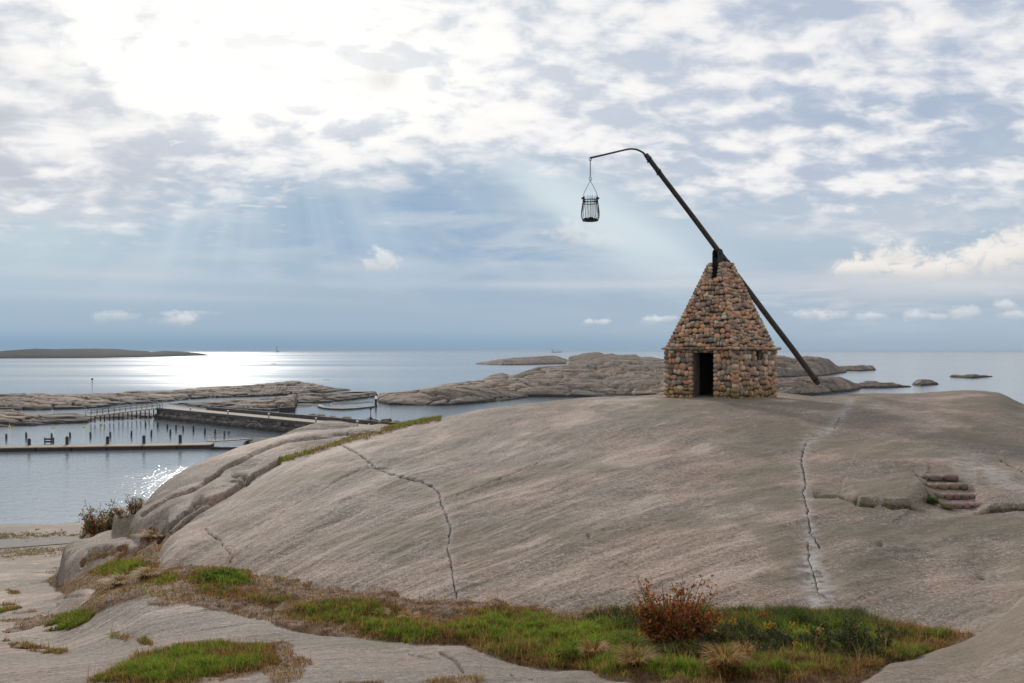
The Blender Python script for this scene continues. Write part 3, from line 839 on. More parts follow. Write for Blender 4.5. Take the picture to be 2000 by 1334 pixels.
# ------------------------------------------------------------------ skerries
def skerry(name, near, crest, slope=0.13, far_w=1.0, amp=0.5, seed=1, cols=None, rows=46, mat=None, ox=3.0, layer=True, whale=False):
    """low rock island: shoreline row and crest row along the bearings; height from a natural shore slope"""
    near = np.array(near, float); crest = np.array(crest, float)
    x0 = max(near[0, 0], crest[0, 0]); x1 = min(near[-1, 0], crest[-1, 0])
    nc = cols or int(min(900, max(60, (x1 - x0) * 1.1)))
    us = np.linspace(x0, x1, nc)
    pn = np.interp(us, near[:, 0], near[:, 1]); pc = np.interp(us, crest[:, 0], crest[:, 1])
    k = np.ones(7) / 7
    if nc > 40:
        pn = np.convolve(np.pad(pn, 3, 'edge'), k, 'valid')
    dn = H * F / (pn - HZ)
    s = (pc - HZ) / F
    dc = (H + slope * dn) / (slope + s)
    dc = np.maximum(dc, dn * 1.01)
    zc = H - s * dc
    zc = np.maximum(zc, 0.05)
    endf = np.minimum(1, np.minimum(us - x0, x1 - us) / (ox * 2) + 0.02)
    v = np.linspace(-0.06, 1.9, rows)
    Dg = np.where(v[:, None] <= 1, dn + (dc - dn) * v[:, None], dc + (dc - dn) * (v[:, None] - 1) * far_w)
    shp = np.where(v <= 1, np.sign(v) * np.abs(np.clip(v, -1, 1)) ** 0.62, 1 - ((v - 1) / 0.9) ** 1.6)
    Z = zc * shp[:, None]
    Xg = (us - 1000) / F * Dg
    w = np.clip(zc, 0.4, 4)
    nz = fbm(Xg, Dg, 26, 5, 0.55, seed) + 0.6 * (0.5 - np.abs(fbm(Xg * 0.4, Dg, 7, 4, 0.55, seed + 7)) * 2)
    Z = Z + amp * w * 0.55 * nz * np.clip(1 - (v[:, None] > 1) * 0.3, 0, 1) * (0.35 + 0.65 * np.sin(np.clip(v[:, None], 0, 1) * math.pi))
    wx_, wy_ = Xg * 0.9 + Dg * 0.25, Dg * 0.55
    cs = 9.0 if zc.max() > 2.5 else 6.0
    f1, f2 = worley(wx_ / (cs * 1.8) + 0.4 * fbm(Xg, Dg, 8, 3, 0.5, seed + 2), wy_ / cs * 2.1 + 0.4 * fbm(Xg, Dg, 8, 3, 0.5, seed + 3), seed)
    if whale:
        g1, g2 = worley(Xg / 17 + 0.5 * fbm(Xg, Dg, 12, 3, 0.5, seed + 12), Dg / 13 + 0.5 * fbm(Xg, Dg, 12, 3, 0.5, seed + 13), seed + 40)
        inner = np.sin(np.clip(v[:, None], 0, 1) * math.pi) ** 0.6
        Z = Z + (0.9 * (0.45 - g1 ** 1.7 * 1.4) - 0.35 * np.exp(-((g2 - g1) / 0.05) ** 2)) * w * 0.55 * (0.2 + 0.8 * inner) + 0.25 * fbm(Xg, Dg, 3, 4, 0.5, seed + 9) * inner
    else: Z = Z - amp * w * 0.45 * np.exp(-((f2 - f1) / 0.07) ** 2) + amp * w * 0.40 * (0.5 - f1)
    if layer:
        q = 0.55; st = Z / q; fr = st - np.floor(st)
        Z = Z * 0.45 + 0.55 * q * (np.floor(st) + smooth(fr, 0.35, 0.75))
    Z = np.where(v[:, None] < 0, -0.8, Z) * endf - 0.5 * (1 - endf)
    Z[-1] = -1.2
    o = mesh_grid(name, Xg, Dg, Z, mat or FARROCK)
    tag(o, None, None, None, 'structure')
    return o

skerry('skerry', [(-400, 800), (60, 802), (175, 798), (265, 789), (322, 785), (400, 778), (500, 775), (600, 771), (700, 762)],
       [(-400, 774), (0, 771), (50, 770), (52, 773), (85, 771), (100, 773), (170, 772), (230, 769), (262, 765), (300, 766), (345, 764), (400, 758), (440, 755), (470, 755), (500, 752), (550, 748), (575, 746), (605, 750), (640, 756), (665, 759), (700, 762)], 0.06, seed=3, ox=10, amp=0.9, rows=80)
skerry('skerry', [(325, 790), (400, 797), (470, 802), (560, 805), (576, 803), (580, 790), (640, 787), (700, 780), (740, 775)],
       [(325, 788), (400, 786), (450, 783), (500, 781), (530, 777), (560, 773), (620, 768), (700, 769), (740, 766)], 0.10, seed=9, amp=0.8, rows=60)
skerry('skerry', [(-400, 838), (0, 834), (60, 832), (100, 829), (170, 826), (190, 820), (250, 818), (305, 817)],
       [(-400, 806), (0, 803), (25, 803), (60, 810), (92, 812), (110, 809), (150, 808), (175, 812), (230, 807), (280, 806), (305, 808)], 0.10, seed=17, amp=0.8, ox=5, rows=70)
skerry('skerry', [(735, 786), (760, 791), (860, 793), (900, 791), (980, 784), (1030, 777), (1062, 771)],
       [(735, 769), (770, 767), (800, 764), (860, 757), (900, 756), (950, 757), (1000, 762), (1062, 769)], 0.16, seed=23, amp=0.2, rows=70, layer=False, whale=True)
skerry('skerry', [(800, 772), (900, 775), (1000, 776), (1080, 776), (1200, 776), (1450, 776)],
       [(800, 762), (840, 757), (860, 752), (920, 744), (950, 741), (990, 742), (1005, 739), (1050, 736), (1100, 738), (1160, 744), (1200, 744), (1240, 738), (1300, 733), (1340, 732), (1450, 742)], 0.16, seed=31, amp=0.2, rows=90, layer=False, whale=True)
skerry('skerry', [(930, 752), (1000, 755), (1100, 757), (1200, 757), (1460, 750)],
       [(930, 746), (960, 732), (980, 729), (1000, 733), (1030, 724), (1050, 717), (1110, 712), (1150, 706), (1200, 703), (1270, 703), (1340, 700), (1400, 698), (1460, 704)], 0.12, seed=37, amp=0.2, rows=90, layer=False, whale=True)
skerry('skerry', [(925, 711), (980, 713), (1050, 712), (1120, 710)], [(925, 710), (960, 704), (1000, 699), (1070, 695), (1085, 695), (1105, 701), (1120, 706)], 0.10, seed=41, amp=0.5)
skerry('skerry', [(1105, 714), (1200, 714), (1310, 714)],
       [(1105, 698), (1125, 694), (1140, 690), (1160, 688), (1172, 688), (1180, 692), (1195, 690), (1205, 693), (1242, 692), (1250, 697), (1272, 697), (1310, 705)], 0.2, seed=43, amp=0.2, rows=70)
skerry('skerry', [(1360, 742), (1440, 740), (1500, 738), (1600, 736), (1656, 727)],
       [(1360, 716), (1440, 697), (1500, 695), (1530, 694), (1550, 699), (1575, 695), (1600, 697), (1618, 702), (1632, 712), (1656, 722)], 0.22, seed=47, amp=0.25, rows=70, layer=False, whale=True)
skerry('skerry', [(1632, 724), (1680, 725), (1714, 723)], [(1632, 716), (1665, 714), (1685, 713), (1704, 715), (1714, 722)], 0.2, seed=53, amp=0.5)
skerry('skerry', [(1380, 775), (1500, 774), (1600, 772), (1660, 765), (1684, 760)],
       [(1380, 748), (1440, 742), (1500, 741), (1550, 738), (1600, 735), (1640, 736), (1655, 742), (1668, 748), (1684, 750)], 0.2, seed=59, amp=0.3, rows=70, layer=False, whale=True)
skerry('skerry', [(1672, 758), (1720, 759), (1785, 756)], [(1672, 750), (1690, 745), (1705, 744), (1728, 747), (1742, 746), (1758, 751), (1785, 755)], 0.16, seed=61, amp=0.5)
skerry('skerry', [(1778, 752), (1800, 754), (1837, 751)], [(1778, 750), (1790, 742), (1800, 740), (1818, 742), (1828, 746), (1837, 750)], 0.3, seed=67, amp=0.3)
skerry('skerry', [(1852, 737), (1900, 739), (1943, 736)], [(1852, 733), (1862, 731), (1885, 732), (1900, 731), (1925, 733), (1943, 735)], 0.2, seed=71, amp=0.4)
skerry('skerry', [(625, 742), (650, 742.5)], [(625, 741), (650, 741)], 0.1, seed=73, amp=0.2)
skerry('skerry', [(525, 711), (545, 711.5)], [(525, 709.5), (545, 710)], 0.1, seed=73, amp=0.2)
skerry('skerry', [(470, 869), (490, 873), (525, 874), (570, 862)], [(470, 866), (480, 861), (500, 857), (540, 854), (570, 856)], 0.15, seed=79, amp=0.4)
# rock hill at the foot of the pier
skerry('skerry', [(520, 905), (600, 905), (700, 900), (790, 900)], [(520, 862), (548, 853), (575, 839), (612, 826), (636, 821), (665, 822), (690, 826), (720, 840), (790, 856)], 0.22, seed=83, amp=0.3, rows=60, layer=False)
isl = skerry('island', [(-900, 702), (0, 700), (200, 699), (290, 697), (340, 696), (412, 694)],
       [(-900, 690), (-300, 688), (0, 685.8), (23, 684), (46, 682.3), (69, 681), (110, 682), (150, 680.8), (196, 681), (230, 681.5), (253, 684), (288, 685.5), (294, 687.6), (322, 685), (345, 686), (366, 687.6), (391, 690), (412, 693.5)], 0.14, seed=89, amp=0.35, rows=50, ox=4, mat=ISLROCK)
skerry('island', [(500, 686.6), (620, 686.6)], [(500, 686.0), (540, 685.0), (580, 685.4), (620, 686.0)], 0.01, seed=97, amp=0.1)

def haze():
    m = bpy.data.materials.new('haze_air'); m.use_nodes = True; t = m.node_tree; t.nodes.clear()
    out = t.nodes.new('ShaderNodeOutputMaterial'); v = t.nodes.new('ShaderNodeVolumePrincipled')
    v.inputs['Color'].default_value = (0.66, 0.77, 0.86, 1); v.inputs['Density'].default_value = HAZE_D; v.inputs['Anisotropy'].default_value = 0.0
    t.links.new(v.outputs[0], out.inputs['Volume'])
    s = 26500; z0, z1 = -3.0, 21.0
    vs = np.array([(x, y, z) for x in (-s, s) for y in (-s, s) for z in (z0, z1)])
    fs = np.array([(0, 1, 3, 2), (4, 6, 7, 5), (0, 4, 5, 1), (2, 3, 7, 6), (0, 2, 6, 4), (1, 5, 7, 3)])
    o = link_me('haze', raw_mesh('haze', vs, fs, m, smooth_=False)); tag(o, 'thin sea haze in the air', 'haze', None, 'stuff')
HAZE_D = 0.00007
haze()
# ------------------------------------------------------------------ mesh builder for objects
class MB:
    def __init__(s): s.v = []; s.f = []; s.c = []; s.sm = []
    def add(s, vs, fs, col=None, smooth_=False):
        o = len(s.v); s.v += [tuple(v) for v in vs]
        s.f += [tuple(i + o for i in f) for f in fs]; s.sm += [smooth_] * len(fs)
        s.c += [col or (1, 1, 1)] * len(vs)
    def box(s, c, size, rot=None, col=None, bev=0.0):
        hx, hy, hz_ = [q / 2 for q in size]; c = Vector(c)
        if bev <= 0:
            vs = [Vector((x * hx, y * hy, z * hz_)) for x in (-1, 1) for y in (-1, 1) for z in (-1, 1)]
            fs = [(0, 1, 3, 2), (4, 6, 7, 5), (0, 4, 5, 1), (2, 3, 7, 6), (0, 2, 6, 4), (1, 5, 7, 3)]
        else:
            bm = bmesh.new(); bmesh.ops.create_cube(bm, size=1.0)
            bmesh.ops.scale(bm, vec=(hx * 2, hy * 2, hz_ * 2), verts=bm.verts)
            bmesh.ops.bevel(bm, geom=bm.edges[:], offset=bev, segments=2, affect='EDGES')
            bm.verts.index_update()
            vs = [v.co.copy() for v in bm.verts]; fs = [tuple(v.index for v in f.verts) for f in bm.faces]; bm.free()
        if rot is not None: vs = [rot @ v for v in vs]
        s.add([v + c for v in vs], fs, col)
    def bar(s, a, b, w, h, col=None, bev=0.0):
        a = Vector(a); b = Vector(b); d = b - a
        q = d.to_track_quat('X', 'Z').to_matrix()
        s.box((a + b) / 2, (d.length, w, h), q, col, bev)
    def tube(s, pts, r, n=8, col=None, cap=True, flat=1.0):
        pts = [Vector(p) for p in pts]; m = len(pts)
        rs = r if isinstance(r, (list, tuple)) else [r] * m
        vs = []; fs = []; prev = None
        for i, p in enumerate(pts):
            d = (pts[min(i + 1, m - 1)] - pts[max(i - 1, 0)]).normalized()
            if prev is None:
                up = Vector((0, 0, 1)) if abs(d.z) < 0.9 else Vector((1, 0, 0))
                a = d.cross(up).normalized()
            else:
                a = (prev - d * prev.dot(d)).normalized()
            prev = a; b = d.cross(a)
            for k in range(n):
                t = 2 * math.pi * k / n
                vs.append(p + a * math.cos(t) * rs[i] + b * math.sin(t) * rs[i] * flat)
        for i in range(m - 1):
            for k in range(n):
                fs.append((i * n + k, i * n + (k + 1) % n, (i + 1) * n + (k + 1) % n, (i + 1) * n + k))
        if cap: fs += [tuple(range(n))[::-1], tuple(range((m - 1) * n, m * n))]
        s.add(vs, fs, col, True)
    def ring(s, c, R, r, n=24, m=6, axis='Z', col=None, sx=1.0):
        vs = []; fs = []; c = Vector(c)
        for i in range(n):
            a = 2 * math.pi * i / n
            for k in range(m):
                b = 2 * math.pi * k / m; q = R + r * math.cos(b)
                v = Vector((q * math.cos(a) * sx, q * math.sin(a), r * math.sin(b)))
                if axis == 'X': v = Vector((v.z, v.x, v.y))
                if axis == 'Y': v = Vector((v.x, v.z, v.y))
                vs.append(v + c)
        for i in range(n):
            for k in range(m):
                fs.append((i * m + k, ((i + 1) % n) * m + k, ((i + 1) % n) * m + (k + 1) % m, i * m + (k + 1) % m))
        s.add(vs, fs, col, True)
    def blob(s, c, size, rot=None, seed=0, amp=0.12, sub=2, col=None, sq=2.6):
        """rounded stone: a super-ellipsoid, roughened"""
        bv, bf = ICO[sub]; rng = np.random.RandomState(seed)
        v = bv.copy()
        k = (np.abs(v) ** sq).sum(1) ** (1 / sq); v = v / k[:, None]
        ph = rng.rand(3, 3) * 6.28; fr = rng.rand(3, 3) * 2.2 + 1.0
        n = sum(np.sin(v @ fr[i] * 1.4 + ph[i, 0]) for i in range(3)) / 3
        v = v * (1 + amp * n)[:, None] * (np.array(size) / 2)
        vs = [Vector(q) for q in v]
        if rot is not None: vs = [rot @ q for q in vs]
        c = Vector(c)
        s.add([q + c for q in vs], bf, col, True)
    def build(s, name, mat, parent=None):
        me = bpy.data.meshes.new(name)
        me.from_pydata(s.v, [], s.f)
        me.polygons.foreach_set('use_smooth', s.sm)
        a = me.color_attributes.new('col', 'FLOAT_COLOR', 'POINT')
        cc = np.ones((len(s.v), 4), np.float32); cc[:, :3] = np.array(s.c)
        a.data.foreach_set('color', cc.ravel())
        me.materials.append(mat); me.update()
        return link_me(name, me, parent)

ICO = {}
for _s in (1, 2, 3):
    _bm = bmesh.new(); bmesh.ops.create_icosphere(_bm, subdivisions=_s, radius=1.0)
    _bm.verts.index_update()
    ICO[_s] = (np.array([v.co[:] for v in _bm.verts]), [tuple(v.index for v in f.verts) for f in _bm.faces]); _bm.free()

# ------------------------------------------------------------------ materials for objects
def simple(name, col, rough=0.7, metal=0.0, nscale=8.0, var=0.25, bmp=0.3, bd=0.01, stretch=(1, 1, 1), col2=None, spec=0.4):
    m, t, p = new_mat(name)
    pos = texco(t, 'Object')
    mp = mapping(t, pos, scale=stretch)
    n1 = noise(t, mp, nscale, 5, 0.6, 0.2); n2 = noise(t, mp, nscale * 4, 4, 0.65)
    dark = tuple(c * (1 - var) for c in col); lite = col2 or tuple(min(1, c * (1 + var)) for c in col)
    c = mix(t, (n1 * 0.65 + n2 * 0.35).ss(0.35, 0.65), dark, lite)
    put(t, p, 'Base Color', c); put(t, p, 'Roughness', (n2 * 0.2 + (rough - 0.1)).sat()); put(t, p, 'Metallic', metal)
    p.inputs['Specular IOR Level'].default_value = spec
    bump(t, p, n1 * 0.5 + n2 * 0.5, bmp, bd)
    return m

def stone_material(name, moss=True):
    m, t, p = new_mat(name)
    pos = texco(t, 'Object'); x, y, z = sep(t, pos)
    c = attr(t, 'col')
    n = noise(t, pos, 14, 5, 0.65); n2 = noise(t, pos, 55, 3, 0.7)
    c = mix(t, n.ss(0.5, 0.75) * 0.2, c, (0.42, 0.32, 0.24))
    c = mix(t, n2.ss(0.42, 0.3) * 0.4, c, (0.045, 0.035, 0.03))
    c = mix(t, n2.ss(0.58, 0.72) * 0.2, c, (0.42, 0.34, 0.27))
    if moss:
        mz = (z + (noise(t, pos, 2.2, 3, 0.6) - 0.5) * 0.9).ss(0.62, 0.12)
        c = mix(t, (mz * noise(t, pos, 6, 4, 0.6).ss(0.38, 0.58) * 0.8).sat(), c, (0.20, 0.13, 0.02))
        c = mix(t, (noise(t, pos, 3.0, 4, 0.6).ss(0.60, 0.70) * 0.35), c, (0.13, 0.12, 0.035))
    put(t, p, 'Base Color', c); put(t, p, 'Roughness', 0.75)
    p.inputs['Specular IOR Level'].default_value = 0.3
    bump(t, p, n * 0.6 + n2 * 0.4, 0.5, 0.012)
    return m

M_STONE = stone_material('beach_stones')
M_STEPSTONE = stone_material('step_stones', moss=False)
M_MORTAR = simple('mortar', (0.10, 0.078, 0.06), 0.9, nscale=12, var=0.4, bmp=0.8, bd=0.02)
M_JAMB = simple('door_jamb_mortar', (0.13, 0.10, 0.08), 0.9, nscale=12, var=0.3, bmp=0.8, bd=0.02)
M_IRON = simple('dark_iron', (0.012, 0.011, 0.013), 0.55, 0.3, nscale=20, var=0.4, bmp=0.2, bd=0.003, col2=(0.03, 0.02, 0.016))
M_PIPE = simple('green_iron', (0.03, 0.035, 0.03), 0.5, 0.4, nscale=20, var=0.3, bmp=0.2, bd=0.003)
M_POLE = simple('weathered_pole', (0.06, 0.056, 0.045), 0.75, nscale=9, var=0.45, bmp=0.5, bd=0.01, stretch=(0.12, 1, 1), col2=(0.085, 0.075, 0.062))
M_CHAIN = simple('rusty_chain', (0.10, 0.065, 0.045), 0.7, 0.3, nscale=60, var=0.4, bmp=0.2, bd=0.002)
M_PLANK = simple('grey_planks', (0.28, 0.21, 0.14), 0.85, nscale=3, var=0.3, bmp=0.4, bd=0.02, stretch=(0.3, 3, 1))
M_DARKWOOD = simple('tarred_wood', (0.035, 0.028, 0.024), 0.75, nscale=5, var=0.5, bmp=0.5, bd=0.02)
M_PILE = simple('pile_wood', (0.022, 0.018, 0.02), 0.6, nscale=4, var=0.5, bmp=0.4, bd=0.02)
M_CONC = simple('pale_concrete', (0.27, 0.215, 0.16), 0.85, nscale=1.2, var=0.18, bmp=0.3, bd=0.02)
M_CONCD = simple('dark_concrete', (0.075, 0.068, 0.062), 0.85, nscale=1.4, var=0.35, bmp=0.4, bd=0.03)
M_STEPCONC = simple('step_concrete', (0.17, 0.14, 0.115), 0.9, nscale=6, var=0.3, bmp=0.5, bd=0.01)
M_WHITE = simple('white_paint', (0.62, 0.62, 0.60), 0.5, nscale=9, var=0.12, bmp=0.1, bd=0.003)
M_GREYP = simple('grey_paint', (0.26, 0.27, 0.28), 0.5, nscale=9, var=0.12, bmp=0.1, bd=0.003)
M_YELLOW = simple('yellow_float', (0.62, 0.47, 0.03), 0.45, nscale=9, var=0.2, bmp=0.1, bd=0.003)
M_REDBUOY = simple('red_float', (0.5, 0.05, 0.03), 0.45, nscale=9, var=0.2, bmp=0.1, bd=0.003)
M_SHIP = simple('ship_hull', (0.17, 0.12, 0.13), 0.6, nscale=0.05, var=0.2, bmp=0.0, bd=0.01)
M_SHIPW = simple('ship_superstructure', (0.30, 0.30, 0.33), 0.6, nscale=0.05, var=0.1, bmp=0.0, bd=0.01)
def masonry():
    m, t, p = new_mat('block_masonry')
    pos = texco(t, 'Object')
    mp = mapping(t, pos, scale=(0.55, 1, 1.3))
    v = voro(t, mp, 1.3, 'DISTANCE_TO_EDGE'); cc = sepc(t, voro(t, mp, 1.3, 'F1', 1))[0]
    n = noise(t, pos, 3, 5, 0.65)
    c = mix(t, (cc * 0.6 + n * 0.4).ss(0.25, 0.75), (0.085, 0.07, 0.058), (0.24, 0.195, 0.155))
    c = mix(t, v.ss(0.07, 0.0), c, (0.012, 0.01, 0.01))
    x, y, z = sep(t, geo_pos(t))
    c = mix(t, (z + (n - 0.5)).ss(0.8, 0.45) * 0.85, c, (0.014, 0.012, 0.01))
    put(t, p, 'Base Color', c); put(t, p, 'Roughness', 0.85)
    bump(t, p, v.ss(0.0, 0.12) + n * 0.4, 0.9, 0.12)
    return m
M_MASON = masonry()
def leafmat(name, tr=0.5, rough=0.6):
    m, t, p = new_mat(name)
    c = attr(t, 'col'); put(t, p, 'Base Color', c); put(t, p, 'Roughness', rough)
    p.inputs['Specular IOR Level'].default_value = 0.25
    tl = t.nodes.new('ShaderNodeBsdfTranslucent'); t.links.new(c.s, tl.inputs[0])
    ms = t.nodes.new('ShaderNodeMixShader'); ms.inputs[0].default_value = tr
    out = [n for n in t.nodes if n.type == 'OUTPUT_MATERIAL'][0]
    t.links.new(p.outputs[0], ms.inputs[1]); t.links.new(tl.outputs[0], ms.inputs[2]); t.links.new(ms.outputs[0], out.inputs[0])
    return m
M_LEAF = leafmat('leaves'); M_GRASS = leafmat('grass_blades', 0.45)
M_TWIG = simple('twigs', (0.07, 0.035, 0.028), 0.8, nscale=30, var=0.3, bmp=0.1, bd=0.002)

# ------------------------------------------------------------------ the stone beacon house
rng = random.Random(7)
STONES = [(0.27, 0.145, 0.09), (0.30, 0.16, 0.10), (0.24, 0.15, 0.105), (0.20, 0.14, 0.105), (0.30, 0.20, 0.14), (0.16, 0.125, 0.10), (0.115, 0.10, 0.088),
          (0.15, 0.128, 0.105), (0.34, 0.27, 0.21), (0.22, 0.12, 0.08), (0.26, 0.20, 0.155), (0.33, 0.175, 0.10), (0.10, 0.085, 0.072), (0.18, 0.155, 0.115)]
def stone_col(r):
    c = r.choice(STONES); k = r.uniform(1.35, 2.35)
    return tuple(min(0.62, q * k * r.uniform(0.95, 1.05) * t_) for q, t_ in zip(c, (1.02, 0.95, 0.86)))

HUT = Vector((8.46, 35.3, 0)); HW = 1.625; HRZ = math.radians(-44)
HUT.z = gz1(8.46, 35.3) - 0.03
corners_z = [gz1(*(Vector((8.46, 35.3)) + Matrix.Rotation(HRZ, 2) @ Vector((a * HW, b * HW)))) for a in (-1, 1) for b in (-1, 1)]
print('hut base', HUT.z, corners_z)
HUT.z = H - 1.80
hut = empty('stone_beacon_hut', HUT, HRZ)
tag(hut, 'square hut of rounded beach stones with a steep stone roof on the bare rock', 'hut', None)
WALLH = 1.86; TOPZ = 5.33
DOORX = (-HW + 1.34, -HW + 2.27); DOORH = 1.76

def roofw(z):
    t = min(1, max(0, (z - WALLH) / (TOPZ - WALLH)))
    return (1.61 * (1 - t) + 0.37 * t) - 0.012 * math.sin(math.pi * t)

def face_frame(k):
    a = [0, math.pi / 2, math.pi, -math.pi / 2][k]      # front (-y), right (+x), back, left
    R = Matrix.Rotation(a, 3, 'Z')
    return R
def put_stones(mb, k, zlo, zhi, halfw, tiltf, rowh, skip=None, seed=0, depth=0.17, offs=0.0, sizes=(0.13, 0.27)):
    """courses of rounded stones on one face; halfw(z) gives half the face's width, tiltf(z) its inward lean"""
    r = random.Random(seed * 31 + k); R = face_frame(k); z = zlo; i = 0
    while z < zhi - 0.03:
        h = r.uniform(*rowh)
        if z + h > zhi: h = zhi - z
        hw = halfw(z + h / 2); x = -hw - 0.03
        wob_ph = r.uniform(0, 6)
        while x < hw:
            w = r.uniform(*sizes) * (0.8 + h * 1.6)
            if hw - (x + w) < 0.09: w = hw - x + 0.02
            cx = x + w / 2; cz = z + h / 2 + 0.035 * math.sin(cx * 5 + wob_ph) + r.uniform(-0.03, 0.03)
            if not (skip and skip(x + 0.02, x + w - 0.02, z + 0.02, z + h - 0.02)):
                nz_ = tiltf(cz)
                sub = []
                if h > 0.15 and w < 0.19 and r.random() < 0.30:      # two small ones stacked
                    sub = [(cx, cz - h / 4, w, h / 2), (cx, cz + h / 4, w, h / 2)]
                elif w > 0.25 and r.random() < 0.35:
                    sub = [(cx - w / 4, cz, w / 2, h), (cx + w / 4, cz, w / 2, h)]
                else: sub = [(cx, cz, w, h)]
                for (sx, sz, sw, sh) in sub:
                    hwz = halfw(sz)
                    pos = R @ Vector((sx, -(hwz + offs + r.uniform(-0.018, 0.022)), sz))
                    rot = R @ Matrix.Rotation(nz_, 3, 'X') @ Matrix.Rotation(r.uniform(-0.3, 0.3), 3, 'Y')
                    mb.blob(pos, (sw * 1.05, depth * r.uniform(0.75, 1.0), sh * 1.08), rot, r.randrange(99999), 0.13, 2, stone_col(r), sq=r.uniform(2.1, 3.0))
            x += w
        z += h; i += 1

# walls: mortar core with a real doorway and a slit, faced with stones
core = HW - 0.09; th = 0.36
wall = MB()
def wallbox(x0, x1, y0, y1, z0, z1): wall.box(((x0 + x1) / 2, (y0 + y1) / 2, (z0 + z1) / 2), (x1 - x0, y1 - y0, z1 - z0))
wallbox(-core, DOORX[0], -core, -core + th, -0.45, WALLH)
wallbox(DOORX[1], core, -core, -core + th, -0.45, WALLH)
wallbox(DOORX[0], DOORX[1], -core, -core + th, DOORH, WALLH)
SL = (0.55, 0.83)          # slit in the right wall, (y from near corner)
sy0, sy1 = 0.02, 0.30
wallbox(core - th, core, -core + th, sy0, -0.45, WALLH)
wallbox(core - th, core, sy1, core - th, -0.45, WALLH)
wallbox(core - th, core, sy0, sy1, -0.45, 1.48)
wallbox(-core, -core + th, -core + th, core - th, -0.45, WALLH)
wallbox(-core, core, core - th, core, -0.45, WALLH)
wallbox(core - th, core, sy0, sy1, 1.80, WALLH)
w_o = wall.build('wall', M_MORTAR, hut)
st = MB()
def skip_front(x0, x1, z0, z1): return x1 > DOORX[0] and x0 < DOORX[1] and z0 < DOORH
def skip_slit(x0, x1, z0, z1): return x1 > sy0 and x0 < sy1 and z1 > 1.48 and z0 < 1.80
for k in range(4):
    put_stones(st, k, -0.16 if k < 2 else -0.1, WALLH, lambda z: HW - 0.05, lambda z: 0.0, (0.15, 0.25), skip_front if k == 0 else (skip_slit if k == 1 else None), seed=3, sizes=(0.14, 0.29))
# door edges trimmed with their own stones so the opening is straight
r_ = random.Random(5)
for xs, side in ((DOORX[0] - 0.09, -1), (DOORX[1] + 0.09, 1)):
    z = -0.1
    while z < DOORH:
        h = r_.uniform(0.13, 0.22); st.blob((xs + r_.uniform(-0.012, 0.012), -HW + 0.03, z + h / 2), (0.19, 0.2, h * 1.04), None, r_.randrange(9999), 0.1, 2, stone_col(r_), sq=3.0); z += h
for sx, sy in ((-1, -1), (1, -1), (1, 1), (-1, 1)):     # corner stones
    z = -0.15
    while z < WALLH:
        h = r_.uniform(0.14, 0.23); st.blob((sx * (HW - 0.09), sy * (HW - 0.09), z + h / 2), (0.26, 0.26, h * 1.05), Matrix.Rotation(r_.uniform(-.2, .2), 3, 'Z'), r_.randrange(9999), 0.09, 2, stone_col(r_), sq=3.2); z += h
st.build('wall_stones', M_STONE, hut)
# lighter plastered reveal on the doorway's left side and lintel
jb = MB()
jb.box((DOORX[0] + 0.012, -core + th / 2 + 0.01, (DOORH - 0.35) / 2), (0.03, th, DOORH + 0.35))
jb.box(((DOORX[0] + DOORX[1]) / 2, -core + th / 2 + 0.02, DOORH + 0.0), (DOORX[1] - DOORX[0] + 0.1, th, 0.05))
jb.build('door_frame', M_JAMB, hut)
# cornice: a course of flat stones that juts out
co = MB()
for k in range(4):
    R = face_frame(k); x = -HW - 0.05
    while x < HW + 0.02:
        w = r_.uniform(0.18, 0.34)
        co.blob(R @ Vector((x + w / 2, -(HW + 0.015), WALLH + 0.045 + r_.uniform(-0.01, 0.01))), (w * 1.03, 0.24, 0.115), R, r_.randrange(9999), 0.08, 2, stone_col(r_), sq=3.0); x += w
co.build('cornice', M_STONE, hut)
# roof core (stepped pyramid), open notch at the top of the front and back for the lever
rf = MB(); rs = MB(); zc = WALLH; nst = 26
zs = [WALLH + (TOPZ - 0.05 - WALLH) * i / nst for i in range(nst + 1)]
NZ = TOPZ - 0.66; NH = 0.135
for i in range(nst):
    w0 = roofw(zs[i]) - 0.10; w1 = roofw(zs[i + 1]) - 0.10
    if zs[i] < NZ:
        a = [(-w0, -w0), (w0, -w0), (w0, w0), (-w0, w0)]; b = [(-w1, -w1), (w1, -w1), (w1, w1), (-w1, w1)]
        vs = [(x, y, zs[i]) for x, y in a] + [(x, y, zs[i + 1]) for x, y in b]
        rf.add(vs, [(0, 1, 5, 4), (1, 2, 6, 5), (2, 3, 7, 6), (3, 0, 4, 7)] + ([(4, 5, 6, 7)] if zs[i + 1] >= NZ or i == nst - 1 else []))
    else:
        for sgn in (-1, 1):
            x0, x1, xt = NH, w0, w1
            a = [(x0, -w0), (x1, -w0), (x1, w0), (x0, w0)]; b = [(x0, -w1), (xt, -w1), (xt, w1), (x0, w1)]
            vs = [(sgn * x, y, zs[i]) for x, y in a] + [(sgn * x, y, zs[i + 1]) for x, y in b]
            fs = [(0, 1, 5, 4), (1, 2, 6, 5), (2, 3, 7, 6), (3, 0, 4, 7), (4, 5, 6, 7)]
            if sgn < 0: fs = [f[::-1] for f in fs]
            rf.add(vs, fs)
rf.build('roof', M_MORTAR, hut)
lean = math.atan2(1.62 - 0.40, TOPZ - WALLH)
def skip_notch(x0, x1, z0, z1): return z0 > NZ - 0.03 and x1 > -NH + 0.0 and x0 < NH - 0.0
for k in range(4):
    put_stones(rs, k, WALLH + 0.09, TOPZ, lambda z: roofw(z) - 0.03, lambda z: -lean * 0.8, (0.115, 0.20), skip_notch if k in (0, 2) else None, seed=11, depth=0.19, sizes=(0.12, 0.26))
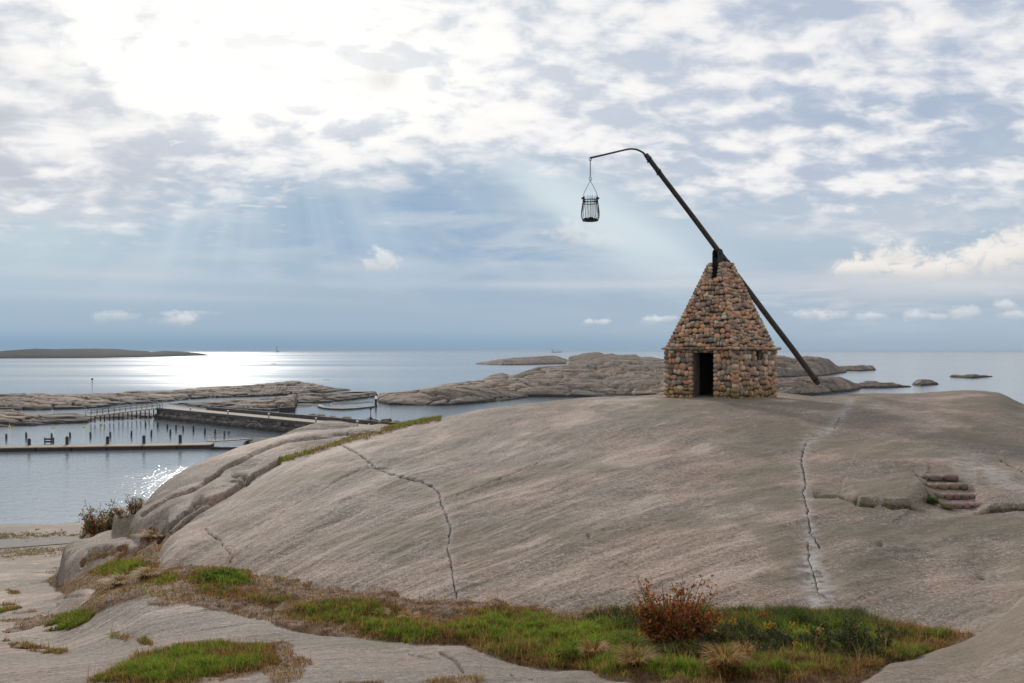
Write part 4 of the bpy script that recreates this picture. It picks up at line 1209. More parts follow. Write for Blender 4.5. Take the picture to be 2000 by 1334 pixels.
for sx, sy in ((-1, -1), (1, -1), (1, 1), (-1, 1)):
    z = WALLH + 0.08
    while z < TOPZ - 0.02:
        h = r_.uniform(0.11, 0.16); w = roofw(z + h / 2) - 0.055
        rs.blob((sx * w, sy * w, z + h / 2), (0.22, 0.22, h * 1.08), Matrix.Rotation(r_.uniform(-.3, .3), 3, 'Z'), r_.randrange(9999), 0.10, 2, stone_col(r_), sq=2.6); z += h
for sx in (-1, 1):      # cap stones and the sides of the notch
    for y in (-0.26, -0.06, 0.14, 0.3):
        rs.blob((sx * 0.27, y, TOPZ + 0.0), (0.3, 0.22, 0.13), None, r_.randrange(9999), 0.1, 2, stone_col(r_), sq=2.6)
    for zz_ in np.arange(NZ, TOPZ, 0.14):
        for y in (-0.42, 0.42):
            rs.blob((sx * (NH + 0.10), y * roofw(zz_) / 0.5, zz_ + 0.06), (0.24, 0.2, 0.15), None, r_.randrange(9999), 0.1, 2, stone_col(r_), sq=2.6)
rs.build('roof_stones', M_STONE, hut)
# dark floor inside
fl = MB(); fl.box((0, 0, -0.06), (2 * core - 0.1, 2 * core - 0.1, 0.2)); fl.build('floor', M_CONCD, hut)
# iron cheek plates that carry the lever
def plate(x, y0, y1, z0, z1, thick=0.035):
    mb = MB(); n = 14; yc = (y0 + y1) / 2; rr = (y1 - y0) / 2; pr = [(y0, z0), (y1, z0), (y1, z1 - rr)]
    pr += [(yc + rr * math.cos(a), z1 - rr + rr * math.sin(a)) for a in [math.pi * i / n for i in range(1, n)]] + [(y0, z1 - rr)]
    vs = [(x - thick / 2, a, b) for a, b in pr] + [(x + thick / 2, a, b) for a, b in pr]; m = len(pr)
    mb.add(vs, [tuple(range(m))[::-1], tuple(range(m, 2 * m))] + [(i, (i + 1) % m, m + (i + 1) % m, m + i) for i in range(m)])
    mb.tube([(x - 0.05, yc, z1 - rr), (x + 0.05, yc, z1 - rr)], 0.035, 8)
    return mb.build('pivot_plate', M_IRON, hut)
plate(-0.115, -0.42, -0.02, NZ - 0.05, TOPZ + 0.60)
plate(0.115, -0.42, -0.02, NZ - 0.05, TOPZ + 0.60)

# ------------------------------------------------------------------ the lever pole
pole_a = Vector((8.46 - .695 * 5.17, 35.3 - .719 * 5.17, H + 7.12))
pole_b = Vector((8.46 + .695 * 8.9, 35.3 + .719 * 8.9, H - 1.50))
gb = gz1(pole_b.x, pole_b.y); print('pole end', pole_b.z, 'ground', gb)
ax = (pole_b - pole_a); plen = ax.length; axn = ax.normalized()
pole_root = empty('tipping_pole', pole_b)
tag(pole_root, 'long dark pole slanting over the hut roof with a bent iron rod at its tip', 'lever pole')
def loc_(v): return Vector(v) - pole_b
pm = MB()
npz = 24; pts = [pole_a.lerp(pole_b, i / npz) for i in range(npz + 1)]
q0 = axn.to_track_quat('X', 'Z')
pmesh = MB(); pmesh.tube([(plen * i / npz, 0.006 * math.sin(i * 0.9), 0) for i in range(npz + 1)], [0.088 + 0.052 * (i / npz) for i in range(npz + 1)], 14)
po = pmesh.build('pole', M_POLE, pole_root); po.location = loc_(pole_a); po.rotation_mode = 'QUATERNION'; po.rotation_quaternion = q0
def along(t): return pole_a.lerp(pole_b, t)
def clamp(t, rr):
    mb = MB(); c = along(t); q = axn.to_track_quat('Z', 'Y').to_matrix()
    vsn = MB(); vsn.tube([c - axn * 0.035, c + axn * 0.035], rr, 14)
    mb.v = [tuple(Vector(v) - pole_b) for v in vsn.v]; mb.f = vsn.f; mb.c = vsn.c; mb.sm = vsn.sm
    side = q @ Vector((0, 1, 0))
    dn = Vector((-axn.z * axn.x, -axn.z * axn.y, 1)); dn = (Vector((0, 0, -1)) - axn * axn.dot(Vector((0, 0, -1)))).normalized()
    mb.box(loc_(c + dn * (rr + 0.03)), (0.05, 0.05, 0.09))
    return mb.build('iron_band', M_IRON, pole_root)
for t, rr in ((0.012, 0.105), (0.055, 0.105), (0.36, 0.12), (0.405, 0.125), (0.975, 0.155)): clamp(t, rr)
# fork that holds the pole on the pivot
fk = MB(); c = along(0.385); fk.box(loc_(c + Vector((0, 0, -0.22))), (0.12, 0.12, 0.34)); fk.build('pivot_fork', M_IRON, pole_root)
rod_px = [(1278, 322, 4.9), (1262, 305, 5.2), (1256, 298, 5.38), (1249, 294.3, 5.6), (1243, 292, 5.8), (1237, 291, 6.0), (1230, 291, 6.2), (1222, 292.3, 6.4), (1200, 297.5, 7.0), (1176, 303.2, 7.65), (1153, 308.5, 8.38)]
rod = MB(); rpts = []
for px, py, _ in rod_px:
    k = (px - 1000) / F; tt = (8.46 - k * 35.3) / (.695 - k * .719); d = 35.3 - .719 * tt
    rpts.append(P(px, py, d))
rod.tube([loc_(p) for p in rpts], [0.04] * 2 + [0.036] * 3 + [0.032] * 6, 8)
rod.ring(loc_(rpts[-1] + Vector((0.0, 0, -0.05))), 0.04, 0.012, 12, 6, 'Y')
rod.build('bent_rod', M_PIPE, pole_root)

# ------------------------------------------------------------------ the hanging fire basket
tip = rpts[-1]; S = tip.y / F   # metres per photo pixel at the basket
bk = empty('fire_basket', tip + Vector((0, 0, -0.05)))
tag(bk, 'black iron fire basket hanging on a thin chain from the bent rod', 'basket')
def Z_(py): return -(py - 308.5) * S + 0.05
ch = MB(); zt, zb = Z_(312), Z_(346)
nlk = 26
for i in range(nlk):
    z = zt + (zb - zt) * (i + 0.5) / nlk; ch.ring((0, 0, z), 0.017, 0.006, 8, 4, 'Y' if i % 2 else 'X')
ch.ring((0, 0, Z_(349)), 0.042, 0.010, 14, 6, 'Y'); ch.ring((0, 0, Z_(352.5)), 0.024, 0.008, 12, 6, 'Y')
ch.build('chain', M_CHAIN, bk)
hd = MB(); top = (0, 0, Z_(353)); w = 13.2 * S
for s_ in (-1, 1):
    hd.tube([top, (s_ * w * 0.55, 0, Z_(366.5)), (s_ * w * 0.97, 0, Z_(378)), (s_ * w * 1.0, 0, Z_(386))], 0.009, 6)
    hd.tube([(s_ * (w - 0.03), 0, Z_(386.5)), (s_ * (w + 0.07), 0, Z_(387.5))], 0.035, 8)
    hd.box((s_ * w, 0, Z_(391)), (0.05, 0.06, 0.16))
hd.build('handle', M_IRON, bk)
def prof(py):   # body radius in metres at a photo row
    return float(np.interp(py, [386, 392, 397, 405, 414, 421, 427, 430.5], [14.2, 14.6, 15.2, 16.6, 17.8, 17.8, 16.8, 14.5])) * S
cg = MB(); nb = 30
for i in range(nb):
    a = 2 * math.pi * i / nb + 0.05 * math.sin(i * 7); tp = 384.5 + 1.6 * math.sin(i * 3.1)
    cg.tube([(prof(max(py, 386)) * math.cos(a + 0.04 * math.sin(i + py)), prof(max(py, 386)) * math.sin(a), Z_(py)) for py in (tp, 389, 395, 402, 409, 416, 422, 427, 430.5)], 0.0072, 5)
cg.build('cage_bars', M_IRON, bk)
hp = MB()
for py, rr in ((391.5, 0.015), (396.5, 0.013), (430.5, 0.022)):
    hp = MB(); hp.ring((0, 0, Z_(py)), prof(py), rr, 28, 6); hp.build('hoop', M_IRON, bk)
em = MB(); re_ = random.Random(3)
for i in range(16):
    a = re_.uniform(0, 6.28); q = re_.uniform(0, prof(430) * 0.85); em.blob((q * math.cos(a), q * math.sin(a), Z_(430.8) + 0.03 + re_.uniform(0, 0.05)), (0.13, 0.11, 0.07), None, i, 0.2, 1)
em.ring((0, 0, Z_(430.8)), prof(430) * 0.5, 0.02, 16, 6)
em.build('charred_fuel', M_IRON, bk)
bp = MB(); bp.tube([(0, 0, Z_(431.2)), (0, 0, Z_(430.6))], prof(430.5), 24); bp.build('bottom_plate', M_IRON, bk)

# ------------------------------------------------------------------ stone steps set in the rock
sp = [at_ground(px, py, 12.5, 22) for px, py in ((1795, 936), (1905, 992))]
# four treads, each a row of cobbles bedded in concrete; rows (left, right, photo row of the cobble centres, lift)
steps_rows = [(1800, 1872, 932, 3), (1812, 1890, 949, 4), (1826, 1904, 968.5, 5), (1838, 1926, 986.5, 6)]
base = at_ground(1865, 992, 13, 22)
stp = empty('stone_steps', base)
tag(stp, 'four worn steps of rounded cobbles set into the rock slope', 'steps')
rr_ = random.Random(21)
for j, (xl, xr, row, ns) in enumerate(steps_rows):
    mid_ = at_ground((xl + xr) / 2, row + 6, 13, 22); d = mid_.y; sc = d / F
    top_z = H - (row - 5 - HZ) * sc
    me_ = MB(); xA = (xl - 1000) * sc; xB = (xr - 1000) * sc
    me_.box(((xA + xB) / 2, d + 0.26, top_z - 0.12), ((xB - xA) + 0.02, 0.52, 0.16), bev=0.03)
    for v in range(len(me_.v)): me_.v[v] = tuple(Vector(me_.v[v]) - base)
    trd = me_.build('tread', M_STEPCONC, stp)
    cb = MB(); x = xA; n = ns
    ws = [rr_.uniform(0.7, 1.3) for _ in range(n)]; tw = sum(ws)
    if j == 0: ws = [0.5, 1.3, 1.4]; tw = sum(ws)
    for q in ws:
        w = (xB - xA) * q / tw
        col = (0.21, 0.135, 0.10) if j == 1 and x < xA + (xB - xA) * 0.65 else (rr_.uniform(.15, .20), rr_.uniform(.10, .125), rr_.uniform(.075, .095))
        cb.blob(Vector((x + w / 2, d + 0.05, top_z - 0.075)) - base, (w * 0.98, 0.30, 0.145 * rr_.uniform(0.9, 1.1)), None, rr_.randrange(9999), 0.07, 3, col, sq=3.2)
        x += w
    cb.build('cobble_edge', M_STEPSTONE, trd)
# ------------------------------------------------------------------ pier, bridge, docks
def seg_obj(name, label, cat, a): o = empty(name, a); tag(o, label, cat); return o
DZ = 2.0
PA = Vector(((306 - 1000) / F * 168, 168, 0)); PB = Vector((-17.5, 121.5, 0))
dr = (PB - PA).normalized(); nrm = Vector((-dr.y, dr.x, 0))      # nrm points away from the camera
if nrm.y < 0: nrm = -nrm
pier = empty('stone_pier', PA, math.atan2(dr.y, dr.x)); L = (PB - PA).length
tag(pier, 'long straight stone pier with a pale concrete walkway', 'pier')
sg = 1 if (Matrix.Rotation(math.atan2(dr.y, dr.x), 3, 'Z') @ Vector((0, 1, 0))).dot(nrm) > 0 else -1
W = 4.2
mb = MB()
ys = [(-0.9, -1.5), (-0.35, 0.95), (0.0, 1.0), (0.0, DZ - 0.1), (W, DZ - 0.1), (W + 1.2, -1.5)]
n = 60; vs = []; fs = []
for i in range(n + 1):
    x = L * i / n
    for j, (y, z) in enumerate(ys):
        jit = 0.05 * math.sin(i * 2.7 + j * 5); vs.append((x, sg * (y + (jit if j < 3 else 0)), z))
m = len(ys)
for i in range(n):
    for j in range(m - 1): fs.append((i * m + j, (i + 1) * m + j, (i + 1) * m + j + 1, i * m + j + 1))
fs.append(tuple(range(m))); fs.append(tuple(range(n * m, n * m + m))[::-1])
mb.add(vs, fs); mb.build('masonry_wall', M_MASON, pier)
dk = MB(); dk.box((L / 2, sg * (W * 0.40), DZ), (L, W * 0.86, 0.14)); dk.build('walkway', M_CONC, pier)
kb = MB(); kb.box((L / 2, sg * -0.12, DZ - 0.08), (L, 0.30, 0.40)); kb.build('kerb', M_CONCD, pier)
pr_ = MB(); pr_.box((L / 2 + 6, sg * (W - 0.15), DZ + 0.25), (L - 12, 0.45, 0.75)); pr_.build('parapet', M_CONCD, pier)
# where the walkway bends to the shore
curve = MB(); cpts = [PB + Vector((0, 0, DZ)), P(700, 831, 120), P(722, 836, 117), P(745, 843, 114)]
# boulders on the sea side
rb = random.Random(13)
for i in range(46):
    t = 0.20 + 0.80 * (i + rb.uniform(-0.3, 0.3)) / 45; big = t > 0.62
    s_ = rb.uniform(1.0, 1.6) if big else rb.uniform(0.7, 1.1)
    if i in (30, 32): s_ *= 1.15
    mbb = MB(); mbb.blob((0, 0, 0), (s_ * 1.5, s_ * 1.3, s_ * 1.15), Matrix.Rotation(rb.uniform(0, 6), 3, 'Z') @ Matrix.Rotation(rb.uniform(-.5, .5), 3, 'X'), rb.randrange(9999), 0.28, 2, (1, 1, 1), sq=3.4)
    for f in range(len(mbb.sm)): mbb.sm[f] = False
    o = mbb.build('boulder', M_RIPRAP if 'M_RIPRAP' in globals() else FARROCK)
    o.location = PA + dr * (L * t) + nrm * (W + 0.7 + rb.uniform(-0.1, 0.5)) + Vector((0, 0, (1.75 if big else 1.45) + rb.uniform(-0.25, 0.35)))
    tag(o, 'brown angular boulder in the long heap along the seaward side of the pier', 'boulder', 'boulders heaped along the seaward side of the pier')
# white topped posts along the walkway
def post_thing(px, py_top, py_bot, d, label, first=[None]):
    s = d / F; h = (py_bot - py_top) * s
    o = empty('bollard_light', P(px, py_bot, d))
    tag(o, label, 'bollard light', 'white-topped bollard lights along the pier walkway')
    a = MB(); a.tube([(0, 0, 0), (0, 0, h * 0.72)], 0.11, 8); a.build('post', M_GREYP, o)
    b = MB(); b.tube([(0, 0, h * 0.72), (0, 0, h * 0.95), (0, 0, h)], [0.17, 0.17, 0.10], 10); b.build('lamp_head', M_WHITE, o)
    return o
def pier_d(px):   # distance at which a bearing crosses the walkway's middle
    k = (px - 1000) / F; q = PA + nrm * 1.0; den = dr.x - k * dr.y; t = (k * q.y - q.x) / den; return (q + dr * t).y
for px, ht, lab in ((312, 8.5, 'bollard light at the outer corner of the pier beside the footbridge end'), (372, 5, 'small bollard light on the outer part of the pier walkway'), (445, 6.5, 'bollard light midway along the pier above the masonry wall'),
                (525, 9.0, 'bollard light on the pier behind the moored gangway'), (617, 8.5, 'bollard light on the pier where the rock hill hides its edge')):
    d = pier_d(px); row = HZ + F * (H - DZ - 0.07) / d; post_thing(px, row - ht, row, d, lab)
post_thing(698, 821, 834, 119, 'tall white bollard light at the landward end of the pier')
post_thing(728, 830, 839.5, 115, 'low bollard light nearest the grassy cleft at the landward pier end')
post_thing(721, 828, 833, 118, 'shortest bollard light, beside the one nearest the grassy cleft')
# landward apron of the pier
ap = MB()
apts = [(634, 828, 128), (690, 829, 124), (742, 836, 116), (760, 846, 106), (690, 846, 106), (640, 838, 118)]
tops = [P(*q) for q in apts]; zt_ = DZ + 0.05
tops = [Vector(((px - 1000) / F * ((H - zt_) * F / (py - HZ)), (H - zt_) * F / (py - HZ), zt_)) for px, py, _ in apts]
nn = len(tops); ap.add([t for t in tops] + [t - Vector((0, 0, 3)) for t in tops], [tuple(range(nn)), tuple(range(nn, 2 * nn))[::-1]] + [(i, (i + 1) % nn, nn + (i + 1) % nn, nn + i) for i in range(nn)])
apo = ap.build('path', M_CONC); tag(apo, 'pale paved landing at the foot of the pier', None, None, 'structure')
# lamp post
lp = P(724, 834, 116); lamp = empty('lamp_post', lp); tag(lamp, 'thin dark pole with a small head standing by the inner end of the pier', 'pole')
sc_ = 116 / F
a = MB(); a.tube([(0, 0, 0), (0, 0, 37 * sc_)], [0.06, 0.045], 8); a.build('post', M_DARKWOOD, lamp)
b = MB(); b.tube([(0, 0, 33.5 * sc_), (0, 0, 34 * sc_), (0, 0, 37 * sc_), (0, 0, 37.8 * sc_)], [0.04, 0.15, 0.13, 0.03], 8); b.build('lamp_head', M_DARKWOOD, lamp)
c_ = MB(); c_.box((0, 0, 18 * sc_), (0.28, 0.1, 0.18), bev=0.02); c_.build('control_box', M_DARKWOOD, lamp)

# footbridge from the left skerry to the pier head
def rails(name_root, A, B, width, posth, nposts, matp, railr=0.03, both=True, legs=0, legz=0.0, thick=0.16):
    d = (B - A); nr = Vector((-d.y, d.x, 0)).normalized()
    dkk = MB(); dkk.bar(Vector((0, 0, 0)), d, width, thick); dkk.build('deck', M_PLANK, name_root)
    for s_ in ((-1, 1) if both else (1,)):
        rl = MB(); o = nr * (width / 2 - 0.05) * s_
        for i in range(nposts + 1):
            q = d * (i / nposts) + o; rl.tube([q, q + Vector((0, 0, posth))], railr, 5)
        for hh in (posth, posth * 0.55): rl.tube([o + Vector((0, 0, hh)), d + o + Vector((0, 0, hh))], railr, 5)
        rl.build('railing', matp, name_root)
    for i in range(legs):
        q = d * ((i + 0.5) / legs)
        for s_ in (-1, 1): lg = MB(); lg.tube([q + nr * s_ * width * 0.35, Vector((q.x, q.y, legz - A.z)) + nr * s_ * width * 0.35], 0.10, 6); lg.build('leg', M_DARKWOOD, name_root)
fbA = P(172, 813, 155); fbB = PA + Vector((0.4, 0.5, DZ + 0.05))
fb = empty('footbridge', fbA); tag(fb, 'narrow wooden footbridge with railings leading to the outer end of the pier', 'footbridge')
rails(fb, fbA, fbB, 1.6, 1.0, 13, M_DARKWOOD, 0.035, legs=8, legz=0.2)

# long floating dock
dA = Vector((-760 / F * 0, 0, 0))
def water_pt(px, py, z=0.0): d = F * (H - z) / (py - HZ); return Vector(((px - 1000) / F * d, d, z))
fz = 0.62
a0 = water_pt(-220, 886.5, 0); a1 = water_pt(412, 876.5, 0)
fd = a1 - a0; fn = Vector((-fd.y, fd.x, 0)).normalized(); fn = fn if fn.y > 0 else -fn; fw = 2.6
dock = empty('floating_dock', a0, math.atan2(fd.y, fd.x)); tag(dock, 'long low floating dock with plank deck crossing the calm harbour at the left', 'dock')
Ld = fd.length
dmb = MB(); nsec = 9
for i in range(nsec): dmb.box((Ld * (i + 0.5) / nsec, fw / 2, 0.13), (Ld / nsec - 0.12, fw, 0.62), bev=0.03)
dmb.build('float', M_DARKWOOD, dock)
pmb = MB(); 
for i in range(nsec): pmb.box((Ld * (i + 0.5) / nsec, fw / 2, 0.5), (Ld / nsec - 0.03, fw + 0.12, 0.12), bev=0.02)
pmb.build('deck', M_PLANK, dock)
ddA = [(57, 857), (131, 853), (210, 852.5), (281, 851), (352, 849.5)]
for px, pt in ddA:    # short mooring posts at the dock
    k = (px - 1000) / F; q = a0 + fn * (fw + 0.22); t = (k * q.y - q.x) / (fd.x - k * fd.y); c = q + fd * t
    h = H - (pt - HZ) / F * c.y
    lab = {57: 'leftmost', 131: 'second from left', 210: 'middle', 281: 'fourth from left', 352: 'rightmost'}[px]
    o = empty('mooring_post', (c.x, c.y, -0.8)); tag(o, 'thick mooring post at the back edge of the long dock, %s of five' % lab, 'mooring post', 'thick posts along the back edge of the long dock')
    a = MB(); a.tube([(0, 0, -1.5), (0, 0, h + 0.68)], 0.21, 10); a.build('post', M_PILE, o)
    b = MB(); b.tube([(0, 0, h + 0.62), (0, 0, h + 0.72), (0, 0, h + 0.86)], [0.21, 0.22, 0.06], 10); b.build('cap', M_DARKWOOD, o)
piles = [(12.5, 847, 858, 0), (51.5, 844, 856, 0), (101, 846, 862, 0), (137, 844, 854.5, 0), (177, 843.5, 854, 0), (215.5, 843, 853.5, 0), (256.5, 841, 852.5, 0), (295.5, 839.5, 851.5, 0), (332.5, 838, 850.5, 0),
         (284.5, 824, 832.5, 1), (308, 824, 835.5, 1), (327, 828, 837.5, 1), (344, 829, 839.5, 1), (358, 831, 841.5, 1), (378, 831.5, 843.5, 1), (400, 835, 848, 1), (420, 838, 850, 1), (438, 841, 853, 1), (446.5, 842, 848, 1)]
ordn = ['first', 'second', 'third', 'fourth', 'fifth', 'sixth', 'seventh', 'eighth', 'ninth', 'tenth']
cnt = [0, 0]; rp = random.Random(4)
for px, pt, pb, row in piles:
    c = water_pt(px, pb); h = (pb - pt) / F * c.y
    where = ['the row nearer the dock', 'the row by the pier wall'][row]
    o = empty('mooring_pile', c); tag(o, 'slim harbour pile, %s from left in %s' % (ordn[cnt[row]], where), 'mooring pile', 'slim piles standing in the harbour, ' + ['near row', 'far row'][row]); cnt[row] += 1
    a = MB(); l = rp.uniform(-0.06, 0.06); a.tube([(0, 0, -2), (l * 0.3, 0, h * 0.4), (l, 0, h * 0.95), (l, 0, h)], [0.15, 0.15, 0.13, 0.05], 8); a.build('shaft', M_PILE, o)
# boat-landing frame by the third pile
fp = water_pt(94, 866.5); fo = empty('slatted_barrier', fp); tag(fo, 'dark slatted barrier standing in the water behind the long dock', 'barrier')
for z in (0.25, 0.62): a = MB(); a.box((0, 0.2, z), (1.35, 0.12, 0.24), bev=0.02); a.build('board', M_PILE, fo)
for x in (-0.62, 0.62): a = MB(); a.box((x, 0.3, 0.3), (0.12, 0.12, 1.1), bev=0.01); a.build('post', M_PILE, fo)
# gangway and boom at the dock's right end
ga = water_pt(408, 862.5, 0.95); gb_ = Vector(P(489, 857, ga.y + 6)); gw = empty('gangway', ga); tag(gw, 'thin metal gangway with railing from the long dock to the shore rock', 'gangway')
rails(gw, ga, gb_, 1.0, 0.95, 5, M_GREYP, 0.02, legs=0, thick=0.12)
ba = water_pt(413, 875.5, 0.15); bb_ = water_pt(512, 875, 0.15); bo = MB(); bo.bar(Vector((0, 0, 0)), bb_ - ba, 0.7, 0.35, bev=0.05)
boo = bo.build('floating_boom', M_DARKWOOD); boo.location = ba; tag(boo, 'low dark boom floating between the dock end and the shore rock', 'boom')
# yellow buoys with stakes
for px, pt, pb, lab in ((18.5, 826, 835, 'leftmost yellow buoy, by the reflection of the low skerry'), (104, 829, 836, 'yellow buoy below the dark rocks at the left end of the footbridge'), (164, 825, 834.5, 'yellow buoy before the darkest rock under the footbridge'),
                        (199, 823, 830, 'faint yellow buoy below the middle of the footbridge'), (289, 812, 823, 'largest yellow buoy, by the foot of the pier masonry')):
    c = water_pt(px, pb); h = (pb - pt) / F * c.y
    o = empty('yellow_buoy', c); tag(o, lab, 'buoy', 'yellow buoys in the inner harbour')
    a = MB(); a.blob((0, 0, 0.08), (0.38, 0.38, 0.32), None, 1, 0.02, 2, sq=2.2); a.build('float', M_YELLOW, o)
    b = MB(); b.tube([(0, 0, 0.2), (0, 0, h)], [0.05, 0.02], 6); b.build('stake', M_YELLOW, o)
# sea mark
c = water_pt(180, 752); h = 11 / F * c.y; o = empty('sea_mark', c); tag(o, 'lone thin sea mark pole standing in open water at the left', 'sea mark')
a = MB(); a.tube([(0, 0, -2), (0, 0, h)], 0.11, 6); a.build('pole', M_PILE, o)
b = MB(); b.box((0, 0, h + 0.15), (0.75, 0.3, 0.6), bev=0.05); b.build('top_mark', M_PILE, o)
# sea-water pool: curved low wall, gate wall and dark end wall
def wallrun(name, label, cat, pts, z0, z1, w, mat, cap=None):
    o = empty(name, (pts[0].x, pts[0].y, 0)); tag(o, label, cat); mb = MB()
    P0 = Vector((pts[0].x, pts[0].y, 0)); vs = []; fs = []; n = len(pts)
    for i, p in enumerate(pts):
        d = pts[min(i + 1, n - 1)] - pts[max(i - 1, 0)]; nr = Vector((-d.y, d.x, 0)).normalized() * w / 2; q = Vector((p.x, p.y, 0)) - P0
        vs += [q - nr + Vector((0, 0, z0)), q + nr + Vector((0, 0, z0)), q + nr + Vector((0, 0, z1)), q - nr + Vector((0, 0, z1))]
    for i in range(n - 1):
        for j in range(4): fs.append((i * 4 + j, (i + 1) * 4 + j, (i + 1) * 4 + (j + 1) % 4, i * 4 + (j + 1) % 4))
    fs += [(0, 1, 2, 3), (4 * n - 1, 4 * n - 2, 4 * n - 3, 4 * n - 4)]
    mb.add(vs, fs); mb.build('wall', mat, o)
    if cap:
        mb = MB(); vs = []; fs = []
        for i, p in enumerate(pts):
            d = pts[min(i + 1, n - 1)] - pts[max(i - 1, 0)]; nr = Vector((-d.y, d.x, 0)).normalized() * (w / 2 + 0.1); q = Vector((p.x, p.y, 0)) - P0
            vs += [q - nr + Vector((0, 0, z1 + .004)), q + nr + Vector((0, 0, z1 + .004)), q + nr + Vector((0, 0, z1 + 0.14)), q - nr + Vector((0, 0, z1 + 0.14))]
        for i in range(n - 1):
            for j in range(4): fs.append((i * 4 + j, (i + 1) * 4 + j, (i + 1) * 4 + (j + 1) % 4, i * 4 + (j + 1) % 4))
        fs += [(0, 1, 2, 3), (4 * n - 1, 4 * n - 2, 4 * n - 3, 4 * n - 4)]
        mb.add(vs, fs); mb.build('coping', cap, o)
    return o
wallrun('pool_wall', 'low curved concrete wall enclosing the sea-water pool beyond the pier', 'wall',
        [water_pt(*q) for q in ((624, 793), (627, 796), (635, 798.3), (650, 800), (668, 800.7), (690, 799.6), (712, 797.3), (734, 794.8))], -1, 0.22, 0.9, M_CONCD, M_CONCP if 'M_CONCP' in globals() else M_CONC)
wallrun('pool_gate', 'tall dark wall closing the right side of the sea-water pool', 'wall', [water_pt(734, 795.3), water_pt(734.3, 788)], -1, 1.9, 0.5, M_PILE)
wallrun('pool_back_wall', 'long dark low wall at the back of the sea-water pool', 'wall', [water_pt(625, 778), water_pt(650, 776), (water_pt(690, 773.5)), water_pt(733, 773)], -1, 1.25, 1.0, M_DARKWOOD)
wallrun('quay_wall', 'blunt dark quay wall at the end of the skerry behind the pier', 'wall', [water_pt(545, 806), water_pt(560, 805.5), water_pt(576, 805)], -1, 1.15, 0.8, M_DARKWOOD, None)
skerry('skerry', [(640, 791), (668, 791.5), (720, 787), (735, 787)], [(640, 788), (660, 785.5), (680, 785.5), (700, 785), (720, 783.5), (735, 785)], 0.05, seed=111, amp=0.5, ox=3)
skerry('skerry', [(575, 796), (600, 795), (624, 793)], [(575, 790), (590, 789), (610, 788), (624, 789)], 0.05, seed=113, amp=0.7, ox=2)

# far ship and far lighthouse
c = water_pt(1087, 688.6); c = Vector((87 / F * 7800, 7800, 0)); s = 7800 / F
sh = empty('cargo_ship', c); tag(sh, 'faint cargo ship on the horizon left of the stone hut', 'ship')
a = MB(); vs = [(-10 * s, -12, 0), (9.5 * s, -12, 0), (10.5 * s, -10, 3 * s * .8), (-10.5 * s, -12, 1.9 * s * .8)]; vs += [(x, y + 24, z) for x, y, z in vs]
a.add(vs, [(0, 1, 2, 3), (7, 6, 5, 4), (0, 4, 5, 1), (1, 5, 6, 2), (2, 6, 7, 3), (3, 7, 4, 0)]); a.build('hull', M_SHIP, sh)
a = MB(); a.box((-7.5 * s, 0, 4.0 * s), (3 * s, 16, 4.2 * s), bev=1.5); a.box((-7.5 * s, 0, 6.6 * s), (1.2 * s, 8, 1.2 * s), bev=1.0); a.build('bridge', M_SHIPW, sh)
for x in (-1.5, 3.5): a = MB(); a.tube([(x * s, 0, 1.9 * s), (x * s, 0, 7.5 * s)], 1.6, 6); a.tube([(x * s, 0, 5.5 * s), ((x + 3) * s, 0, 4.2 * s)], 1.1, 6); a.build('crane', M_SHIPW, sh)
d = 7600; c = Vector(((540.5 - 1000) / F * d, d, 4)); s = d / F; lh = empty('lighthouse', c); tag(lh, 'tiny faint lighthouse tower on the low islet at the horizon', 'lighthouse')
a = MB(); a.tube([(0, 0, 0), (0, 0, 8.5 * s)], [6, 2.6], 10); a.build('tower', M_SHIPW, lh)
a = MB(); a.tube([(0, 0, 8.5 * s), (0, 0, 9.6 * s), (0, 0, 11 * s)], [4.0, 4.0, 0.6], 10); a.build('lantern', M_SHIP, lh)
a = MB(); a.box((9, 0, 6), (26, 12, 12), bev=1); a.build('keeper_house', M_SHIPW, lh)

# path on the left shore
pv = []
pths = [(-500, 1062, 1082), (-200, 1060, 1078), (-60, 1057, 1075), (0, 1054.5, 1072), (60, 1051.5, 1068), (110, 1050, 1064), (165, 1049.5, 1060), (230, 1050, 1058)]
vs = []; us_ = np.linspace(-500, 230, 120)
pa = np.interp(us_, [p[0] for p in pths], [p[1] for p in pths]); pb2 = np.interp(us_, [p[0] for p in pths], [p[2] for p in pths])
near_, far_ = [], []
for i, u in enumerate(us_):
    g0 = at_ground(u, pb2[i], 42, 60); g1 = at_ground(u, pa[i], 42, 60); near_.append(g0); far_.append(g1)
rowsn = 8; grid = []
for j in range(rowsn + 1):
    for a_, b_ in zip(near_, far_):
        q = a_.lerp(b_, j / rowsn); zg = gz1(q.x, q.y); grid.append((q.x, q.y, zg + 0.035))
nc_ = len(us_); ff = [(j * nc_ + i, j * nc_ + i + 1, (j + 1) * nc_ + i + 1, (j + 1) * nc_ + i) for j in range(rowsn) for i in range(nc_ - 1)]
M_PATH = simple('asphalt_path', (0.19, 0.165, 0.14), 0.9, nscale=2.5, var=0.15, bmp=0.3, bd=0.02)
po_ = link_me('path', raw_mesh('path', grid, np.array(ff), M_PATH)); tag(po_, 'grey footpath crossing the lower left slope', None, None, 'structure')
